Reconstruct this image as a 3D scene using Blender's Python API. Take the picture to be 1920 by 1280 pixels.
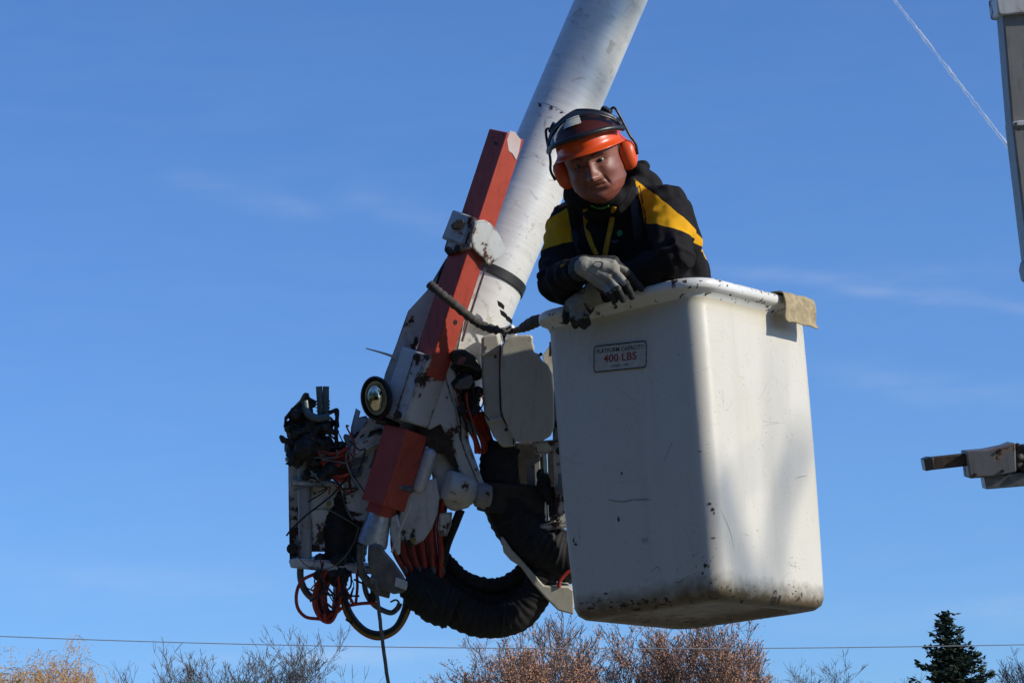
import bpy, bmesh, math, random
from mathutils import Vector, Matrix, noise
R = math.radians
sc = bpy.context.scene
for o in list(bpy.data.objects): bpy.data.objects.remove(o, do_unlink=True)

# ------------------------------------------------------------------ camera
PITCH, ROLL, FPX = R(12.5), R(3.0), 5444.0
CAM = Vector((0, 0, 1.6))
_F = Vector((0, math.cos(PITCH), math.sin(PITCH)))
_U0 = Vector((0, -math.sin(PITCH), math.cos(PITCH)))
_X0 = Vector((1, 0, 0))
CX = math.cos(ROLL)*_X0 - math.sin(ROLL)*_U0
CU = math.sin(ROLL)*_X0 + math.cos(ROLL)*_U0
CF = _F
cd = bpy.data.cameras.new('camera'); co = bpy.data.objects.new('camera', cd)
sc.collection.objects.link(co)
mw = Matrix((CX, CU, -CF)).transposed().to_4x4(); mw.translation = CAM
co.matrix_world = mw
cd.sensor_width = 36; cd.lens = FPX/1920*36; cd.clip_start = .1; cd.clip_end = 200000
sc.camera = co
# ------------------------------------------------------------------ light
SUN_EL, SUN_AZ = R(25), R(-20)          # azimuth measured from +x, negative = towards the camera
SV = Vector((math.cos(SUN_EL)*math.cos(SUN_AZ), math.cos(SUN_EL)*math.sin(SUN_AZ), math.sin(SUN_EL)))
sl = bpy.data.lights.new('sun', 'SUN'); sl.energy = 4.2; sl.angle = R(.53); sl.color = (1, .935, .81)
so = bpy.data.objects.new('sun', sl); sc.collection.objects.link(so)
so.rotation_euler = (-SV).to_track_quat('-Z', 'Y').to_euler(); so.location = (20, -8, 12)
sc.view_settings.view_transform = 'Standard'; sc.view_settings.look = 'None'
sc.view_settings.exposure = 0.0; sc.view_settings.gamma = 1

W = bpy.data.worlds.new('World'); sc.world = W; W.use_nodes = True
nt = W.node_tree; N = nt.nodes; L = nt.links; N.clear()
wo = N.new('ShaderNodeOutputWorld'); bg = N.new('ShaderNodeBackground'); sky = N.new('ShaderNodeTexSky')
sky.sky_type = 'NISHITA'; sky.sun_disc = False; sky.sun_elevation = SUN_EL
sky.sun_rotation = math.pi/2 - SUN_AZ
sky.altitude = 200; sky.air_density = 1.0; sky.dust_density = .25; sky.ozone_density = 2.2
bg.inputs[1].default_value = .108
L.new(bg.outputs[0], wo.inputs[0])

def pxdir(x, y):
    return (CF + CX*((x-960)/FPX) + CU*((640-y)/FPX)).normalized()
D0 = 9.1
PX = D0/FPX                                   # metres per photo pixel at the lift's distance
ZOFF = 0.0
def P(x, y, z=0.0):
    """a point at depth D0+ZOFF+z (metres along the view axis)"""
    d = D0+z+ZOFF
    return CAM + CF*d + CX*((x-960)/FPX*d) + CU*((640-y)/FPX*d)
def PD(x, y, d): return P(x, y, d-D0-ZOFF)

# thin high cirrus as part of the sky
tc = N.new('ShaderNodeTexCoord')
def vdot(sock, v):
    n = N.new('ShaderNodeVectorMath'); n.operation = 'DOT_PRODUCT'; L.new(sock, n.inputs[0]); n.inputs[1].default_value = v; return n.outputs['Value']
def mth(op, a, b=None, c=None, tree=None):
    n = (tree or nt).nodes.new('ShaderNodeMath'); n.operation = op
    for i, q in enumerate((a, b, c)):
        if q is None: continue
        if isinstance(q, (int, float)): n.inputs[i].default_value = q
        else: (tree or nt).links.new(q, n.inputs[i])
    return n.outputs[0]
def wisp(x0, y0, x1, y1, wid, amt):
    a, b = pxdir(x0, y0), pxdir(x1, y1)
    c = ((a+b)/2); al = (b-a); ln = al.length/2; al = al.normalized(); ac = c.normalized().cross(al).normalized()
    wd = N.new('ShaderNodeTexNoise'); wd.inputs['Scale'].default_value = 45; wd.inputs['Detail'].default_value = 3
    L.new(tc.outputs['Generated'], wd.inputs['Vector'])
    bend = mth('MULTIPLY', mth('SUBTRACT', wd.outputs[0], .5), wid/FPX*2.2)
    s = mth('DIVIDE', mth('SUBTRACT', vdot(tc.outputs['Generated'], al), c.dot(al)), ln)
    t = mth('DIVIDE', mth('ADD', mth('SUBTRACT', vdot(tc.outputs['Generated'], ac), c.dot(ac)), bend), wid/FPX)
    e = mth('EXPONENT', mth('MULTIPLY', mth('ADD', mth('POWER', mth('ABSOLUTE', s), 4), mth('MULTIPLY', t, t)), -1))
    return mth('MULTIPLY', e, amt)
wl = [wisp(330, 335, 600, 395, 20, .07), wisp(640, 370, 900, 425, 28, .045), wisp(1350, 505, 2100, 600, 14, .09),
      wisp(1500, 690, 2000, 760, 30, .05), wisp(350, 1235, 1100, 1215, 18, .12), wisp(1500, 1170, 2200, 1120, 26, .08),
      wisp(-50, 1060, 520, 1110, 40, .05), wisp(1540, 540, 1900, 500, 24, .04)]
tot = wl[0]
for q in wl[1:]: tot = mth('ADD', tot, q)
fn = N.new('ShaderNodeTexNoise'); fn.inputs['Scale'].default_value = 30; fn.inputs['Detail'].default_value = 5
mp = N.new('ShaderNodeMapping'); mp.inputs['Scale'].default_value = (1, 1, 5); mp.inputs['Rotation'].default_value = (0, .1, 0)
L.new(tc.outputs['Generated'], mp.inputs[0]); L.new(mp.outputs[0], fn.inputs['Vector'])
mr = N.new('ShaderNodeMapRange'); mr.inputs[1].default_value = .35; mr.inputs[2].default_value = .7
L.new(fn.outputs[0], mr.inputs[0])
veil = mth('MULTIPLY', mr.outputs[0], .012)
tot = mth('ADD', mth('MULTIPLY', tot, mth('ADD', mr.outputs[0], .45)), veil)
mx = N.new('ShaderNodeMixRGB'); mx.inputs[2].default_value = (7.5, 7.8, 8.2, 1)
hs = N.new('ShaderNodeMixRGB'); hs.blend_type = 'MULTIPLY'; hs.inputs[0].default_value = 1; hs.inputs[2].default_value = (.63, .95, 1.46, 1)   # camera white balance

L.new(sky.outputs[0], hs.inputs[1])
L.new(tot, mx.inputs[0]); L.new(hs.outputs[0], mx.inputs[1]); L.new(mx.outputs[0], bg.inputs[0])

# ------------------------------------------------------------------ materials
def newmat(name):
    m = bpy.data.materials.new(name); m.use_nodes = True
    return m, m.node_tree, m.node_tree.nodes['Principled BSDF']
def tex(t, kind, scale, detail=4, vec=None, dist=0, rough=.55):
    n = t.nodes.new('ShaderNodeTex'+kind)
    n.inputs['Scale'].default_value = scale
    if kind == 'Noise':
        n.inputs['Detail'].default_value = detail; n.inputs['Distortion'].default_value = dist; n.inputs['Roughness'].default_value = rough
    if vec is None:
        g = t.nodes.get('TCO') or t.nodes.new('ShaderNodeTexCoord'); g.name = 'TCO'; vec = g.outputs['Object']
    t.links.new(vec, n.inputs['Vector']); return n
def ramp(t, sock, a, b, inv=False):
    n = t.nodes.new('ShaderNodeMapRange'); n.inputs[1].default_value = a; n.inputs[2].default_value = b
    if inv: n.inputs[3].default_value = 1; n.inputs[4].default_value = 0
    t.links.new(sock, n.inputs[0]); return n.outputs[0]
def mixc(t, fac, a, b):
    n = t.nodes.new('ShaderNodeMixRGB')
    for i, q in ((0, fac), (1, a), (2, b)):
        if isinstance(q, tuple): n.inputs[i].default_value = (*q, 1)
        elif isinstance(q, (int, float)): n.inputs[i].default_value = q
        else: t.links.new(q, n.inputs[i])
    return n.outputs[0]
def bump(t, b, h, dist, s=1):
    n = t.nodes.new('ShaderNodeBump'); n.inputs['Distance'].default_value = dist; n.inputs['Strength'].default_value = s
    t.links.new(h, n.inputs['Height']); t.links.new(n.outputs[0], b.inputs['Normal'])
def scratches(t, scale, thr=.012, mask=(.55, .62), vec=None):
    w = tex(t, 'Noise', scale*.35, 2, vec=vec)
    g = t.nodes.get('TCO'); base = vec or g.outputs['Object']
    add = t.nodes.new('ShaderNodeVectorMath'); add.operation = 'ADD'
    sca = t.nodes.new('ShaderNodeVectorMath'); sca.operation = 'SCALE'; sca.inputs['Scale'].default_value = .12
    t.links.new(w.outputs['Color'], sca.inputs[0]); t.links.new(base, add.inputs[0]); t.links.new(sca.outputs[0], add.inputs[1])
    v = t.nodes.new('ShaderNodeTexVoronoi'); v.feature = 'DISTANCE_TO_EDGE'; v.inputs['Scale'].default_value = scale
    t.links.new(add.outputs[0], v.inputs['Vector'])
    line = ramp(t, v.outputs['Distance'], 0, thr, True)
    m = tex(t, 'Noise', scale*.9, 3, vec=vec)
    return mth('MULTIPLY', line, ramp(t, m.outputs[0], *mask), tree=t)
def specks(t, scale, size, vec=None, mask=(.5, .6)):
    v = tex(t, 'Voronoi', scale, vec=vec)
    m = tex(t, 'Noise', scale*.12, 3, vec=vec)
    return mth('MULTIPLY', ramp(t, v.outputs['Distance'], size*.6, size, True), ramp(t, m.outputs[0], *mask), tree=t)
def painted(name, col, rough=.4, rust=.0, speck=.6, dirt=.35, rscale=9, metal=0, rustcol=(.035, .018, .010), dirtcol=None):
    m, t, b = newmat(name)
    n1 = tex(t, 'Noise', 6, 6); n2 = tex(t, 'Noise', 38, 5)
    dc = dirtcol or tuple(c*.55*w for c, w in zip(col, (1, .93, .8)))
    f = mth('MULTIPLY', ramp(t, n1.outputs[0], .35, .75), dirt, tree=t)
    c = mixc(t, f, col, dc)
    c = mixc(t, mth('MULTIPLY', ramp(t, n2.outputs[0], .5, .8), dirt*.6, tree=t), c, dc)
    if speck:
        c = mixc(t, mth('MULTIPLY', specks(t, 90, .2), speck, tree=t), c, tuple(q*.15 for q in col))
        c = mixc(t, mth('MULTIPLY', scratches(t, 14), speck*.8, tree=t), c, tuple(q*.3 for q in col))
    rg = mth('ADD', mth('MULTIPLY', n2.outputs[0], .25, tree=t), rough-.12, tree=t)
    h = n2.outputs[0]
    if rust > 0:
        r = tex(t, 'Noise', rscale, 8, dist=.3, rough=.62)
        edge = .64-rust*.09
        bv = t.nodes.new('ShaderNodeBevel'); bv.samples = 6; bv.inputs['Radius'].default_value = .016
        ge = t.nodes.new('ShaderNodeNewGeometry'); dt = t.nodes.new('ShaderNodeVectorMath'); dt.operation = 'DOT_PRODUCT'
        t.links.new(bv.outputs[0], dt.inputs[0]); t.links.new(ge.outputs['Normal'], dt.inputs[1])
        big = tex(t, 'Noise', 5.5, 2)
        em = mth('MULTIPLY', ramp(t, dt.outputs['Value'], 1.0, .80), mth('MULTIPLY', ramp(t, big.outputs[0], .38, .6), rust*.62, tree=t), tree=t)
        rn = mth('ADD', r.outputs[0], em, tree=t)
        halo = ramp(t, rn, edge-.035, edge+.01)
        core = ramp(t, rn, edge, edge+.015)
        rr = tex(t, 'Noise', 60, 4)
        c = mixc(t, mth('MULTIPLY', halo, .45, tree=t), c, (.30, .15, .05))
        c = mixc(t, core, c, mixc(t, ramp(t, rr.outputs[0], .5, .7), rustcol, (.10, .04, .018)))
        rg = mth('ADD', rg, mth('MULTIPLY', core, .35, tree=t), tree=t)
        h = mth('SUBTRACT', mth('MULTIPLY', h, .2, tree=t), core, tree=t)
    mq = t.nodes.new('ShaderNodeMapping'); mq.inputs['Scale'].default_value = (30, 30, 1.5); t.links.new(t.nodes['TCO'].outputs['Object'], mq.inputs[0])
    st_ = tex(t, 'Noise', 1.5, 4, vec=mq.outputs[0])
    c = mixc(t, mth('MULTIPLY', ramp(t, st_.outputs[0], .54, .75), dirt*.9, tree=t), c, tuple(q*.4*w for q, w in zip(dc, (1, .9, .75))))
    t.links.new(c, b.inputs['Base Color']); t.links.new(rg, b.inputs['Roughness']); b.inputs['Metallic'].default_value = metal
    bump(t, b, h, .0012, .5)
    return m
def plain(name, col, rough=.5, metal=0, var=.25, scale=25, bmp=.001, sheen=0):
    m, t, b = newmat(name)
    n = tex(t, 'Noise', scale, 6)
    c = mixc(t, ramp(t, n.outputs[0], .3, .75), tuple(min(1, q*(1+var)) for q in col), tuple(q*(1-var) for q in col))
    t.links.new(c, b.inputs['Base Color']); b.inputs['Metallic'].default_value = metal
    t.links.new(mth('ADD', mth('MULTIPLY', n.outputs[0], .3, tree=t), rough-.15, tree=t), b.inputs['Roughness'])
    if bmp: bump(t, b, n.outputs[0], bmp, .6)
    if sheen: b.inputs['Sheen Weight'].default_value = sheen; b.inputs['Specular IOR Level'].default_value = .15
    return m
M = {}
M['white'] = painted('white_paint', (.58, .59, .585), .4, .25, rscale=8)
M['white_rusty'] = painted('chipped_white_paint', (.56, .58, .59), .42, .75, rscale=10)
M['white_chip'] = painted('white_paint_rust_spots', (.58, .60, .60), .4, .55, rscale=15)
M['cream'] = painted('cream_plastic', (.52, .50, .43), .38, 0, speck=.7, dirt=.3)
M['grey'] = painted('grey_paint', (.30, .31, .32), .45, .15)
M['red'] = painted('red_oxide_paint', (.47, .070, .042), .42, 0, speck=.7, dirt=.6)
M['mast'] = painted('weathered_mast_paint', (.22, .22, .21), .5, 0, speck=.3, dirt=.5)
M['arm_grey'] = painted('dark_grey_paint', (.13, .135, .15), .5, .3, speck=.4, dirt=.5)
M['rust'] = plain('rusty_steel', (.035, .022, .015), .8, 0, .6, 40, .002)
M['black'] = plain('black_plastic', (.014, .014, .015), .38)
M['rubber'] = plain('black_rubber', (.010, .010, .011), .55)
M['oily'] = plain('oily_black_metal', (.018, .015, .012), .68, 0, .7, 30, .004)
M['hose_red'] = plain('red_hose', (.36, .035, .018), .42, 0, .3, 40)
M['hose_yellow'] = plain('yellow_hose', (.20, .17, .02), .45)
M['hose_grey'] = plain('grey_hose', (.10, .12, .11), .35)
M['galv'] = plain('galvanised_steel', (.50, .55, .62), .42, .85, .3, 60, .0006)
M['steel'] = plain('dull_steel', (.15, .155, .16), .45, .7, .4, 30)
M['chrome'] = plain('chrome_rod', (.8, .82, .85), .16, 1, .05, 30, 0)
M['alu'] = plain('cast_aluminium', (.55, .57, .60), .5, .5, .15, 90, .0008)
M['pvc'] = plain('grey_pvc', (.085, .12, .135), .35)
M['fabric'] = plain('black_hose_fabric', (.0085, .0085, .009), .8, 0, .4, 50, .003)
M['rope'] = plain('woven_rope', (.12, .11, .10), .8, 0, .5, 120, .003)
M['grime'] = plain('grimy_braid', (.055, .05, .045), .8, 0, .4, 60, .003)
M['decal_grey'] = plain('grey_decal', (.10, .11, .13), .4, 0, .25, 200, 0)
M['ink'] = plain('black_ink', (.012, .012, .014), .5, 0, .1, 30, 0)
M['ink_red'] = plain('red_ink', (.30, .015, .02), .5, 0, .15, 30, 0)
M['sign'] = plain('sign_plate', (.50, .47, .40), .45, 0, .18, 60, .0003)
M['brass'] = plain('brass_bolt', (.30, .24, .06), .5, .4)
M['wood'] = plain('block_wood', (.22, .13, .09), .7)
M['pad'] = plain('tan_canvas', (.34, .27, .155), .85, 0, .35, 45, .002)
M['tie'] = plain('nylon_cable_tie', (.55, .53, .46), .5, 0, .1)

# ------------------------------------------------------------------ objects
WL = {}
def setp(o, label=None, cat=None, group=None, kind=None):
    for k, v in (('label', label), ('category', cat), ('group', group), ('kind', kind)):
        if v: o[k] = v
    return o
def thing(name, loc, label, cat, group=None):
    o = bpy.data.objects.new(name, None); sc.collection.objects.link(o); o.location = loc; o.empty_display_size = .2
    WL[o] = Vector(loc); return setp(o, label, cat, group)
def link(name, me, parent=None, mats=None, angle=40, label=None, cat=None, group=None, kind=None, origin=None):
    if mats:
        if len(me.materials): me.materials.clear()
        for q in (mats if isinstance(mats, (list, tuple)) else [mats]): me.materials.append(M[q] if isinstance(q, str) else q)
    n = len(me.vertices)
    if origin is None:
        xs = [v.co for v in me.vertices]
        origin = Vector([(min(v[i] for v in xs)+max(v[i] for v in xs))/2 for i in range(3)])
        if parent is None: origin.z = min(v.z for v in xs)
    origin = Vector(origin)
    me.transform(Matrix.Translation(-origin))
    me.polygons.foreach_set('use_smooth', [True]*len(me.polygons))
    if angle < 180: me.set_sharp_from_angle(angle=R(angle))
    me.name = name
    o = bpy.data.objects.new(name, me); sc.collection.objects.link(o)
    o.location = origin - (WL[parent] if parent else Vector()); o.parent = parent
    WL[o] = origin
    return setp(o, label, cat, group, kind)
class MB:
    def __init__(s): s.v = []; s.f = []; s.m = []
    def add(s, vs, fs, m=0):
        k = len(s.v); s.v += [tuple(q) for q in vs]; s.f += [tuple(i+k for i in f) for f in fs]; s.m += [m]*len(fs); return s
    def mesh(s, fix=True):
        me = bpy.data.meshes.new('m'); me.from_pydata(s.v, [], s.f); me.polygons.foreach_set('material_index', s.m)
        if fix:
            b = bmesh.new(); b.from_mesh(me); bmesh.ops.recalc_face_normals(b, faces=b.faces); b.to_mesh(me); b.free()
        me.update(); return me
    def build(s, name, mats, parent=None, angle=40, fix=True, **k): return link(name, s.mesh(fix), parent, mats, angle, **k)
def merge(o, mb, mats):
    """add surface marks to the part they are painted on"""
    b = bmesh.new(); b.from_mesh(o.data); k = len(o.data.materials); c = WL[o]
    vs = [b.verts.new(Vector(v)-c) for v in mb.v]
    for f, m in zip(mb.f, mb.m):
        try: q = b.faces.new([vs[i] for i in f]); q.material_index = k+m; q.smooth = False
        except ValueError: pass
    b.to_mesh(o.data); b.free()
    for q in (mats if isinstance(mats, (list, tuple)) else [mats]): o.data.materials.append(M[q] if isinstance(q, str) else q)
def catmull(pts, n=8):
    if len(pts) < 3: return list(pts)
    q = [pts[0]*2-pts[1]]+list(pts)+[pts[-1]*2-pts[-2]]; out = []
    for i in range(1, len(q)-2):
        a, b, c, d = q[i-1:i+3]
        for k in range(n):
            t = k/n; out.append(.5*((2*b)+(c-a)*t+(2*a-5*b+4*c-d)*t*t+(3*b-3*c+d-a)*t**3))
    out.append(pts[-1]); return out
def tube(mb, pts, r, n=12, m=0, cap=True, wob=None):
    """sweep a circle; r number or list or function(t)"""
    up = None; rings = []; N_ = len(pts)
    for i, p in enumerate(pts):
        d = (pts[min(i+1, N_-1)]-pts[max(i-1, 0)])
        d = d.normalized() if d.length > 1e-9 else Vector((0, 0, 1))
        if up is None: up = d.orthogonal().normalized()
        up = (up-d*up.dot(d)).normalized(); bi = d.cross(up)
        t = i/max(1, N_-1); rr = r(t) if callable(r) else (r[i] if isinstance(r, list) else r)
        ring = []
        for k in range(n):
            a = 2*math.pi*k/n; q = rr*(1+(wob(t, a) if wob else 0))
            ring.append(p+up*math.cos(a)*q+bi*math.sin(a)*q)
        rings.append(ring)
    vs = [v for g in rings for v in g]; fs = []
    for i in range(N_-1):
        for k in range(n): fs.append((i*n+k, i*n+(k+1) % n, (i+1)*n+(k+1) % n, (i+1)*n+k))
    if cap: fs += [tuple(range(n))[::-1], tuple((N_-1)*n+k for k in range(n))]
    mb.add(vs, fs, m); return mb
def pt(pts, z=0):
    return [P(*(q if len(q) == 3 else (*q, z))) for q in pts]
def hose(name, pts, rpx, mat, parent, z=0, n=12, steps=8, wob=None, sm=True, **k):
    q = pt(pts, z); q = catmull(q, steps) if sm else q
    return tube(MB(), q, rpx*PX if not callable(rpx) else rpx, n, wob=wob).build(name, mat, parent, **k)
def prism(name, poly, z, th, mat, parent, bev=.004, seg=2, holes=(), **k):
    """plate: outline facing the camera, real thickness th (m) going away; optional back shrink"""
    pts = [P(x, y, z) for x, y in poly]; n = len(pts)
    vs = pts+[p+CF*th for p in pts]
    fs = [tuple(range(n)), tuple(range(2*n-1, n-1, -1))]+[(i, (i+1) % n, n+(i+1) % n, n+i) for i in range(n)]
    o = MB().add(vs, fs).build(name, mat, parent, 35, **k)
    if bev:
        b = o.modifiers.new('b', 'BEVEL'); b.width = bev; b.segments = seg; b.limit_method = 'ANGLE'; b.angle_limit = R(35)
        o.data.polygons.foreach_set('use_smooth', [True]*len(o.data.polygons))
    return o
def beam(mb, p0, p1, a, b, twist=0, m=0):
    """rectangular bar p0-p1; section half sizes: a across view, b towards the view, rotated by twist degrees"""
    ax = (p1-p0).normalized(); v = (-CF-ax*(-CF).dot(ax)).normalized(); u = ax.cross(v)
    c, s = math.cos(R(twist)), math.sin(R(twist)); u2, v2 = u*c+v*s, v*c-u*s
    q = [u2*a+v2*b, -u2*a+v2*b, -u2*a-v2*b, u2*a-v2*b]
    vs = [p0+k for k in q]+[p1+k for k in q]
    mb.add(vs, [(0, 1, 2, 3), (7, 6, 5, 4)]+[(i, (i+1) % 4, 4+(i+1) % 4, 4+i) for i in range(4)], m); return mb
def bevel(o, w=.004, seg=2):
    b = o.modifiers.new('b', 'BEVEL'); b.width = w; b.segments = seg; b.limit_method = 'ANGLE'; b.angle_limit = R(35); return o
def capsule(mb, p0, r0, p1, r1, n=16):
    d = p1-p0; ln = d.length or 1e-6; pts = []; rs = []
    ax = d.normalized() if d.length > 1e-6 else Vector((0, 0, 1))
    for k in range(5):
        a = math.pi/2*k/5+.05; pts.append(p0-ax*r0*math.cos(a)); rs.append(r0*math.sin(a))
    pts.append(p0.copy()); rs.append(r0); pts.append(p1+ax*1e-4); rs.append(r1)
    for k in range(4, -1, -1):
        a = math.pi/2*k/5+.05; pts.append(p1+ax*r1*math.cos(a)); rs.append(r1*math.sin(a))
    return tube(mb, pts, rs, n)
def chain(mb, pts, rs, n=16):
    for i in range(len(pts)-1): capsule(mb, pts[i], rs[i], pts[i+1], rs[i+1], n)
    return mb
def ellipsoid(mb, c, ax, n=20):
    vs = []; fs = []; h = n//2
    for i in range(h+1):
        th = math.pi*i/h
        for k in range(n):
            ph = 2*math.pi*k/n
            vs.append(c+ax[0]*math.sin(th)*math.cos(ph)+ax[1]*math.sin(th)*math.sin(ph)+ax[2]*math.cos(th))
    for i in range(h):
        for k in range(n): fs.append((i*n+k, i*n+(k+1) % n, (i+1)*n+(k+1) % n, (i+1)*n+k))
    return mb.add(vs, fs)
def remesh(mb, voxel, smooth=3, disp=None):
    me = mb.mesh() if isinstance(mb, MB) else mb
    b = bmesh.new(); b.from_mesh(me); bmesh.ops.remove_doubles(b, verts=b.verts, dist=1e-6); b.to_mesh(me); b.free()
    o = bpy.data.objects.new('t', me); sc.collection.objects.link(o)
    r = o.modifiers.new('r', 'REMESH'); r.mode = 'VOXEL'; r.voxel_size = voxel
    if smooth: s = o.modifiers.new('s', 'SMOOTH'); s.iterations = smooth; s.factor = .5
    dg = bpy.context.evaluated_depsgraph_get(); ev = o.evaluated_get(dg); out = bpy.data.meshes.new_from_object(ev)
    bpy.data.objects.remove(o, do_unlink=True)
    if disp:
        out.update(); nn = [v.normal.copy() for v in out.vertices]
        for v, q in zip(out.vertices, nn): v.co = v.co+q*disp(v.co)
    return out
def setattr_(me, name, vals):
    a = me.attributes.new(name, 'FLOAT', 'POINT'); a.data.foreach_set('value', vals)
def textpts(s, width, bold=0.0, height=None):
    c = bpy.data.curves.new('t', 'FONT'); c.body = s; c.size = 1; c.offset = bold; c.align_x = 'CENTER'; c.align_y = 'CENTER'; c.resolution_u = 3
    o = bpy.data.objects.new('t', c); sc.collection.objects.link(o)
    ev = o.evaluated_get(bpy.context.evaluated_depsgraph_get()); me = bpy.data.meshes.new_from_object(ev)
    bpy.data.objects.remove(o, do_unlink=True)
    xs = [v.co.x for v in me.vertices]; ys = [v.co.y for v in me.vertices]
    cx, cy = (min(xs)+max(xs))/2, (min(ys)+max(ys))/2; k = width/(max(xs)-min(xs)); ky = height/(max(ys)-min(ys)) if height else k
    out = [((v.co.x-cx)*k, (v.co.y-cy)*ky) for v in me.vertices], [tuple(p.vertices) for p in me.polygons]
    bpy.data.meshes.remove(me); return out
def addtext(mb, s, width, fn, m, bold=0.0, cx=0, cy=0, height=None):
    v, f = textpts(s, width, bold, height); mb.add([fn(x+cx, y+cy) for x, y in v], f, m)

#@@GROUND
# ------------------------------------------------------------------ ground and far things
gm, gt, gb = newmat('winter_grass')
n1 = tex(gt, 'Noise', .4, 8); n2 = tex(gt, 'Noise', 12, 6)
c = mixc(gt, ramp(gt, n1.outputs[0], .35, .65), (.19, .18, .115), (.27, .235, .16))
gt.links.new(mixc(gt, ramp(gt, n2.outputs[0], .4, .7), c, (.13, .12, .075)), gb.inputs['Base Color']); gb.inputs['Roughness'].default_value = .9
bump(gt, gb, n2.outputs[0], .05, 1)
S = 9000
link('ground', MB().add([(-S, -S, 0), (S, -S, 0), (S, S, 0), (-S, S, 0)], [(0, 1, 2, 3)]).mesh(), None, gm, kind='structure', origin=(0, 0, 0))

def bark(name, col): return plain(name, col, .85, 0, .3, 8, .01)
M['bark_grey'] = bark('grey_bark', (.15, .125, .10)); M['bark_dark'] = bark('dark_bark', (.14, .105, .085))
M['bark_purple'] = bark('purple_brown_bark', (.12, .085, .08)); M['twig_gold'] = bark('golden_twigs', (.42, .24, .085))
M['leaf_rust'] = bark('rust_leaves', (.42, .20, .105)); M['leaf_spruce'] = bark('spruce_needles', (.018, .035, .016))
M['bud_tan'] = bark('tan_buds', (.20, .12, .08))

def seg3(mb, a, b, ra, rb, n=3):
    d = b-a
    if d.length < 1e-5: return
    u = d.orthogonal().normalized(); w = d.normalized().cross(u); k = len(mb.v); mb_v = mb.v
    for p, r in ((a, ra), (b, rb)):
        for i in range(n):
            t = 2*math.pi*i/n; q = p+u*(math.cos(t)*r)+w*(math.sin(t)*r); mb_v.append((q.x, q.y, q.z))
    for i in range(n): mb.f.append((k+i, k+(i+1) % n, k+n+(i+1) % n, k+n+i)); mb.m.append(0)
def tree(name, x, ytop, d, spread, label, group, bmat, leaf=None, lmat=None, seed=0, depth=6, droop=0.0, up=.25, nlead=5, lsize=.035, ln0=None, twr=.007, nl=3, fork=2, base=.17):
    rnd = random.Random(seed)
    top = PD(x, ytop, d); H = top.z; root = Vector((top.x, top.y, 0))
    low = PD(x, 1285, d).z-.8
    t = thing(name, root, label, 'tree', group)
    wood, tw, lf = MB(), MB(), MB()
    trunk = H*.42
    def branch(p, dr, ln, r, lv):
        nseg = 3 if lv < depth-1 else 2
        for i in range(nseg):
            g = Vector((rnd.gauss(0, .16), rnd.gauss(0, .16), rnd.gauss(0, .12)+up*.35-(droop*(lv/depth)**2)))
            dr = (dr+g).normalized(); q = p+dr*(ln/nseg); r2 = r*.83
            if lv < 3 or q.z > low-1.0:
                seg3(wood if lv < 3 else tw, p, q, r, r2, 6 if lv < 2 else 3)
            p = q; r = r2
            if lv >= 2 and lv < depth and p.z > low-2 and rnd.random() < .75:
                side = Vector((rnd.gauss(0, 1), rnd.gauss(0, 1), rnd.gauss(.25, .5))).normalized()
                branch(p, (dr*.8+side*.8).normalized(), ln*rnd.uniform(.45, .62), max(twr*.6, r*.55), lv+1)
            if leaf and lv >= depth-2 and p.z > low:
                for _ in range(nl):
                    if rnd.random() < leaf:
                        c = p+Vector((rnd.gauss(0, .07), rnd.gauss(0, .07), rnd.gauss(0, .07)-droop*.2)); s = lsize*rnd.uniform(.5, 1.2)
                        a = Vector((rnd.gauss(0, 1), rnd.gauss(0, 1), rnd.gauss(0, 1))).normalized()*s; b = a.orthogonal().normalized()*s*.6
                        lf.add([c-a, c-b, c+a, c+b], [(0, 1, 2, 3)])
        if lv < depth and (lv < 2 or p.z > low-3):
            for k in range(fork if lv < 4 else 2):
                az = rnd.uniform(0, 2*math.pi); sp = rnd.uniform(.25, .65)
                side = Vector((math.cos(az), math.sin(az), 0))
                branch(p, (dr+side*sp).normalized(), ln*rnd.uniform(.58, .8), max(twr, r*.68), lv+1)
    pts = [root+Vector((rnd.gauss(0, .08), rnd.gauss(0, .08), trunk*i/5)) for i in range(6)]
    tube(wood, pts, [base*(1.35-.1*i) for i in range(6)], 10)
    rem = H-trunk
    for k in range(nlead):
        az = 2*math.pi*k/nlead+rnd.uniform(-.4, .4); tilt = rnd.uniform(.12, 1)*spread
        dr = Vector((math.cos(az)*tilt, math.sin(az)*tilt, 1)).normalized()
        branch(pts[-1-(k % 2)], dr, (ln0 or rem*.36)*rnd.uniform(.85, 1.1), base*.55, 0)
    # fit the crown's top to the real height
    zs = max([v[2] for v in wood.v+tw.v]); k = (H-trunk)/max(.1, zs-trunk)
    for mb in (wood, tw, lf): mb.v = [(a, b, trunk+(c-trunk)*k) if c > trunk else (a, b, c) for a, b, c in mb.v]
    wood.build('trunk', bmat, t, 60, fix=False)
    if lf.v and lmat: 
        tw.build('twigs', bmat, t, 60, fix=False); lf.build('crown', lmat, t, 60, fix=False)
    elif tw.v: tw.build('crown', bmat, t, 60, fix=False)
    return t
G1, G2, G3 = 'golden willow trees at the far left', 'bare trees beyond the field', 'rust coloured trees behind the bucket'
tree('willow_tree', 15, 1205, 82, .6, 'golden twiggy willow cut by the left edge of the photo', G1, 'twig_gold', .6, 'twig_gold', 3, 6, .9, .1, 8, lsize=.035, nl=3)
tree('willow_tree', 112, 1190, 80, .75, 'full golden willow with drooping twigs, second tree from the left edge', G1, 'twig_gold', .7, 'twig_gold', 5, 6, 1.0, .1, 10, lsize=.035, nl=3)
tree('bare_tree', 215, 1232, 95, .7, 'low purple brown bare tree right beside the golden willow', G2, 'bark_purple', None, None, 7, 6, 0, .35, 6)
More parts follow.
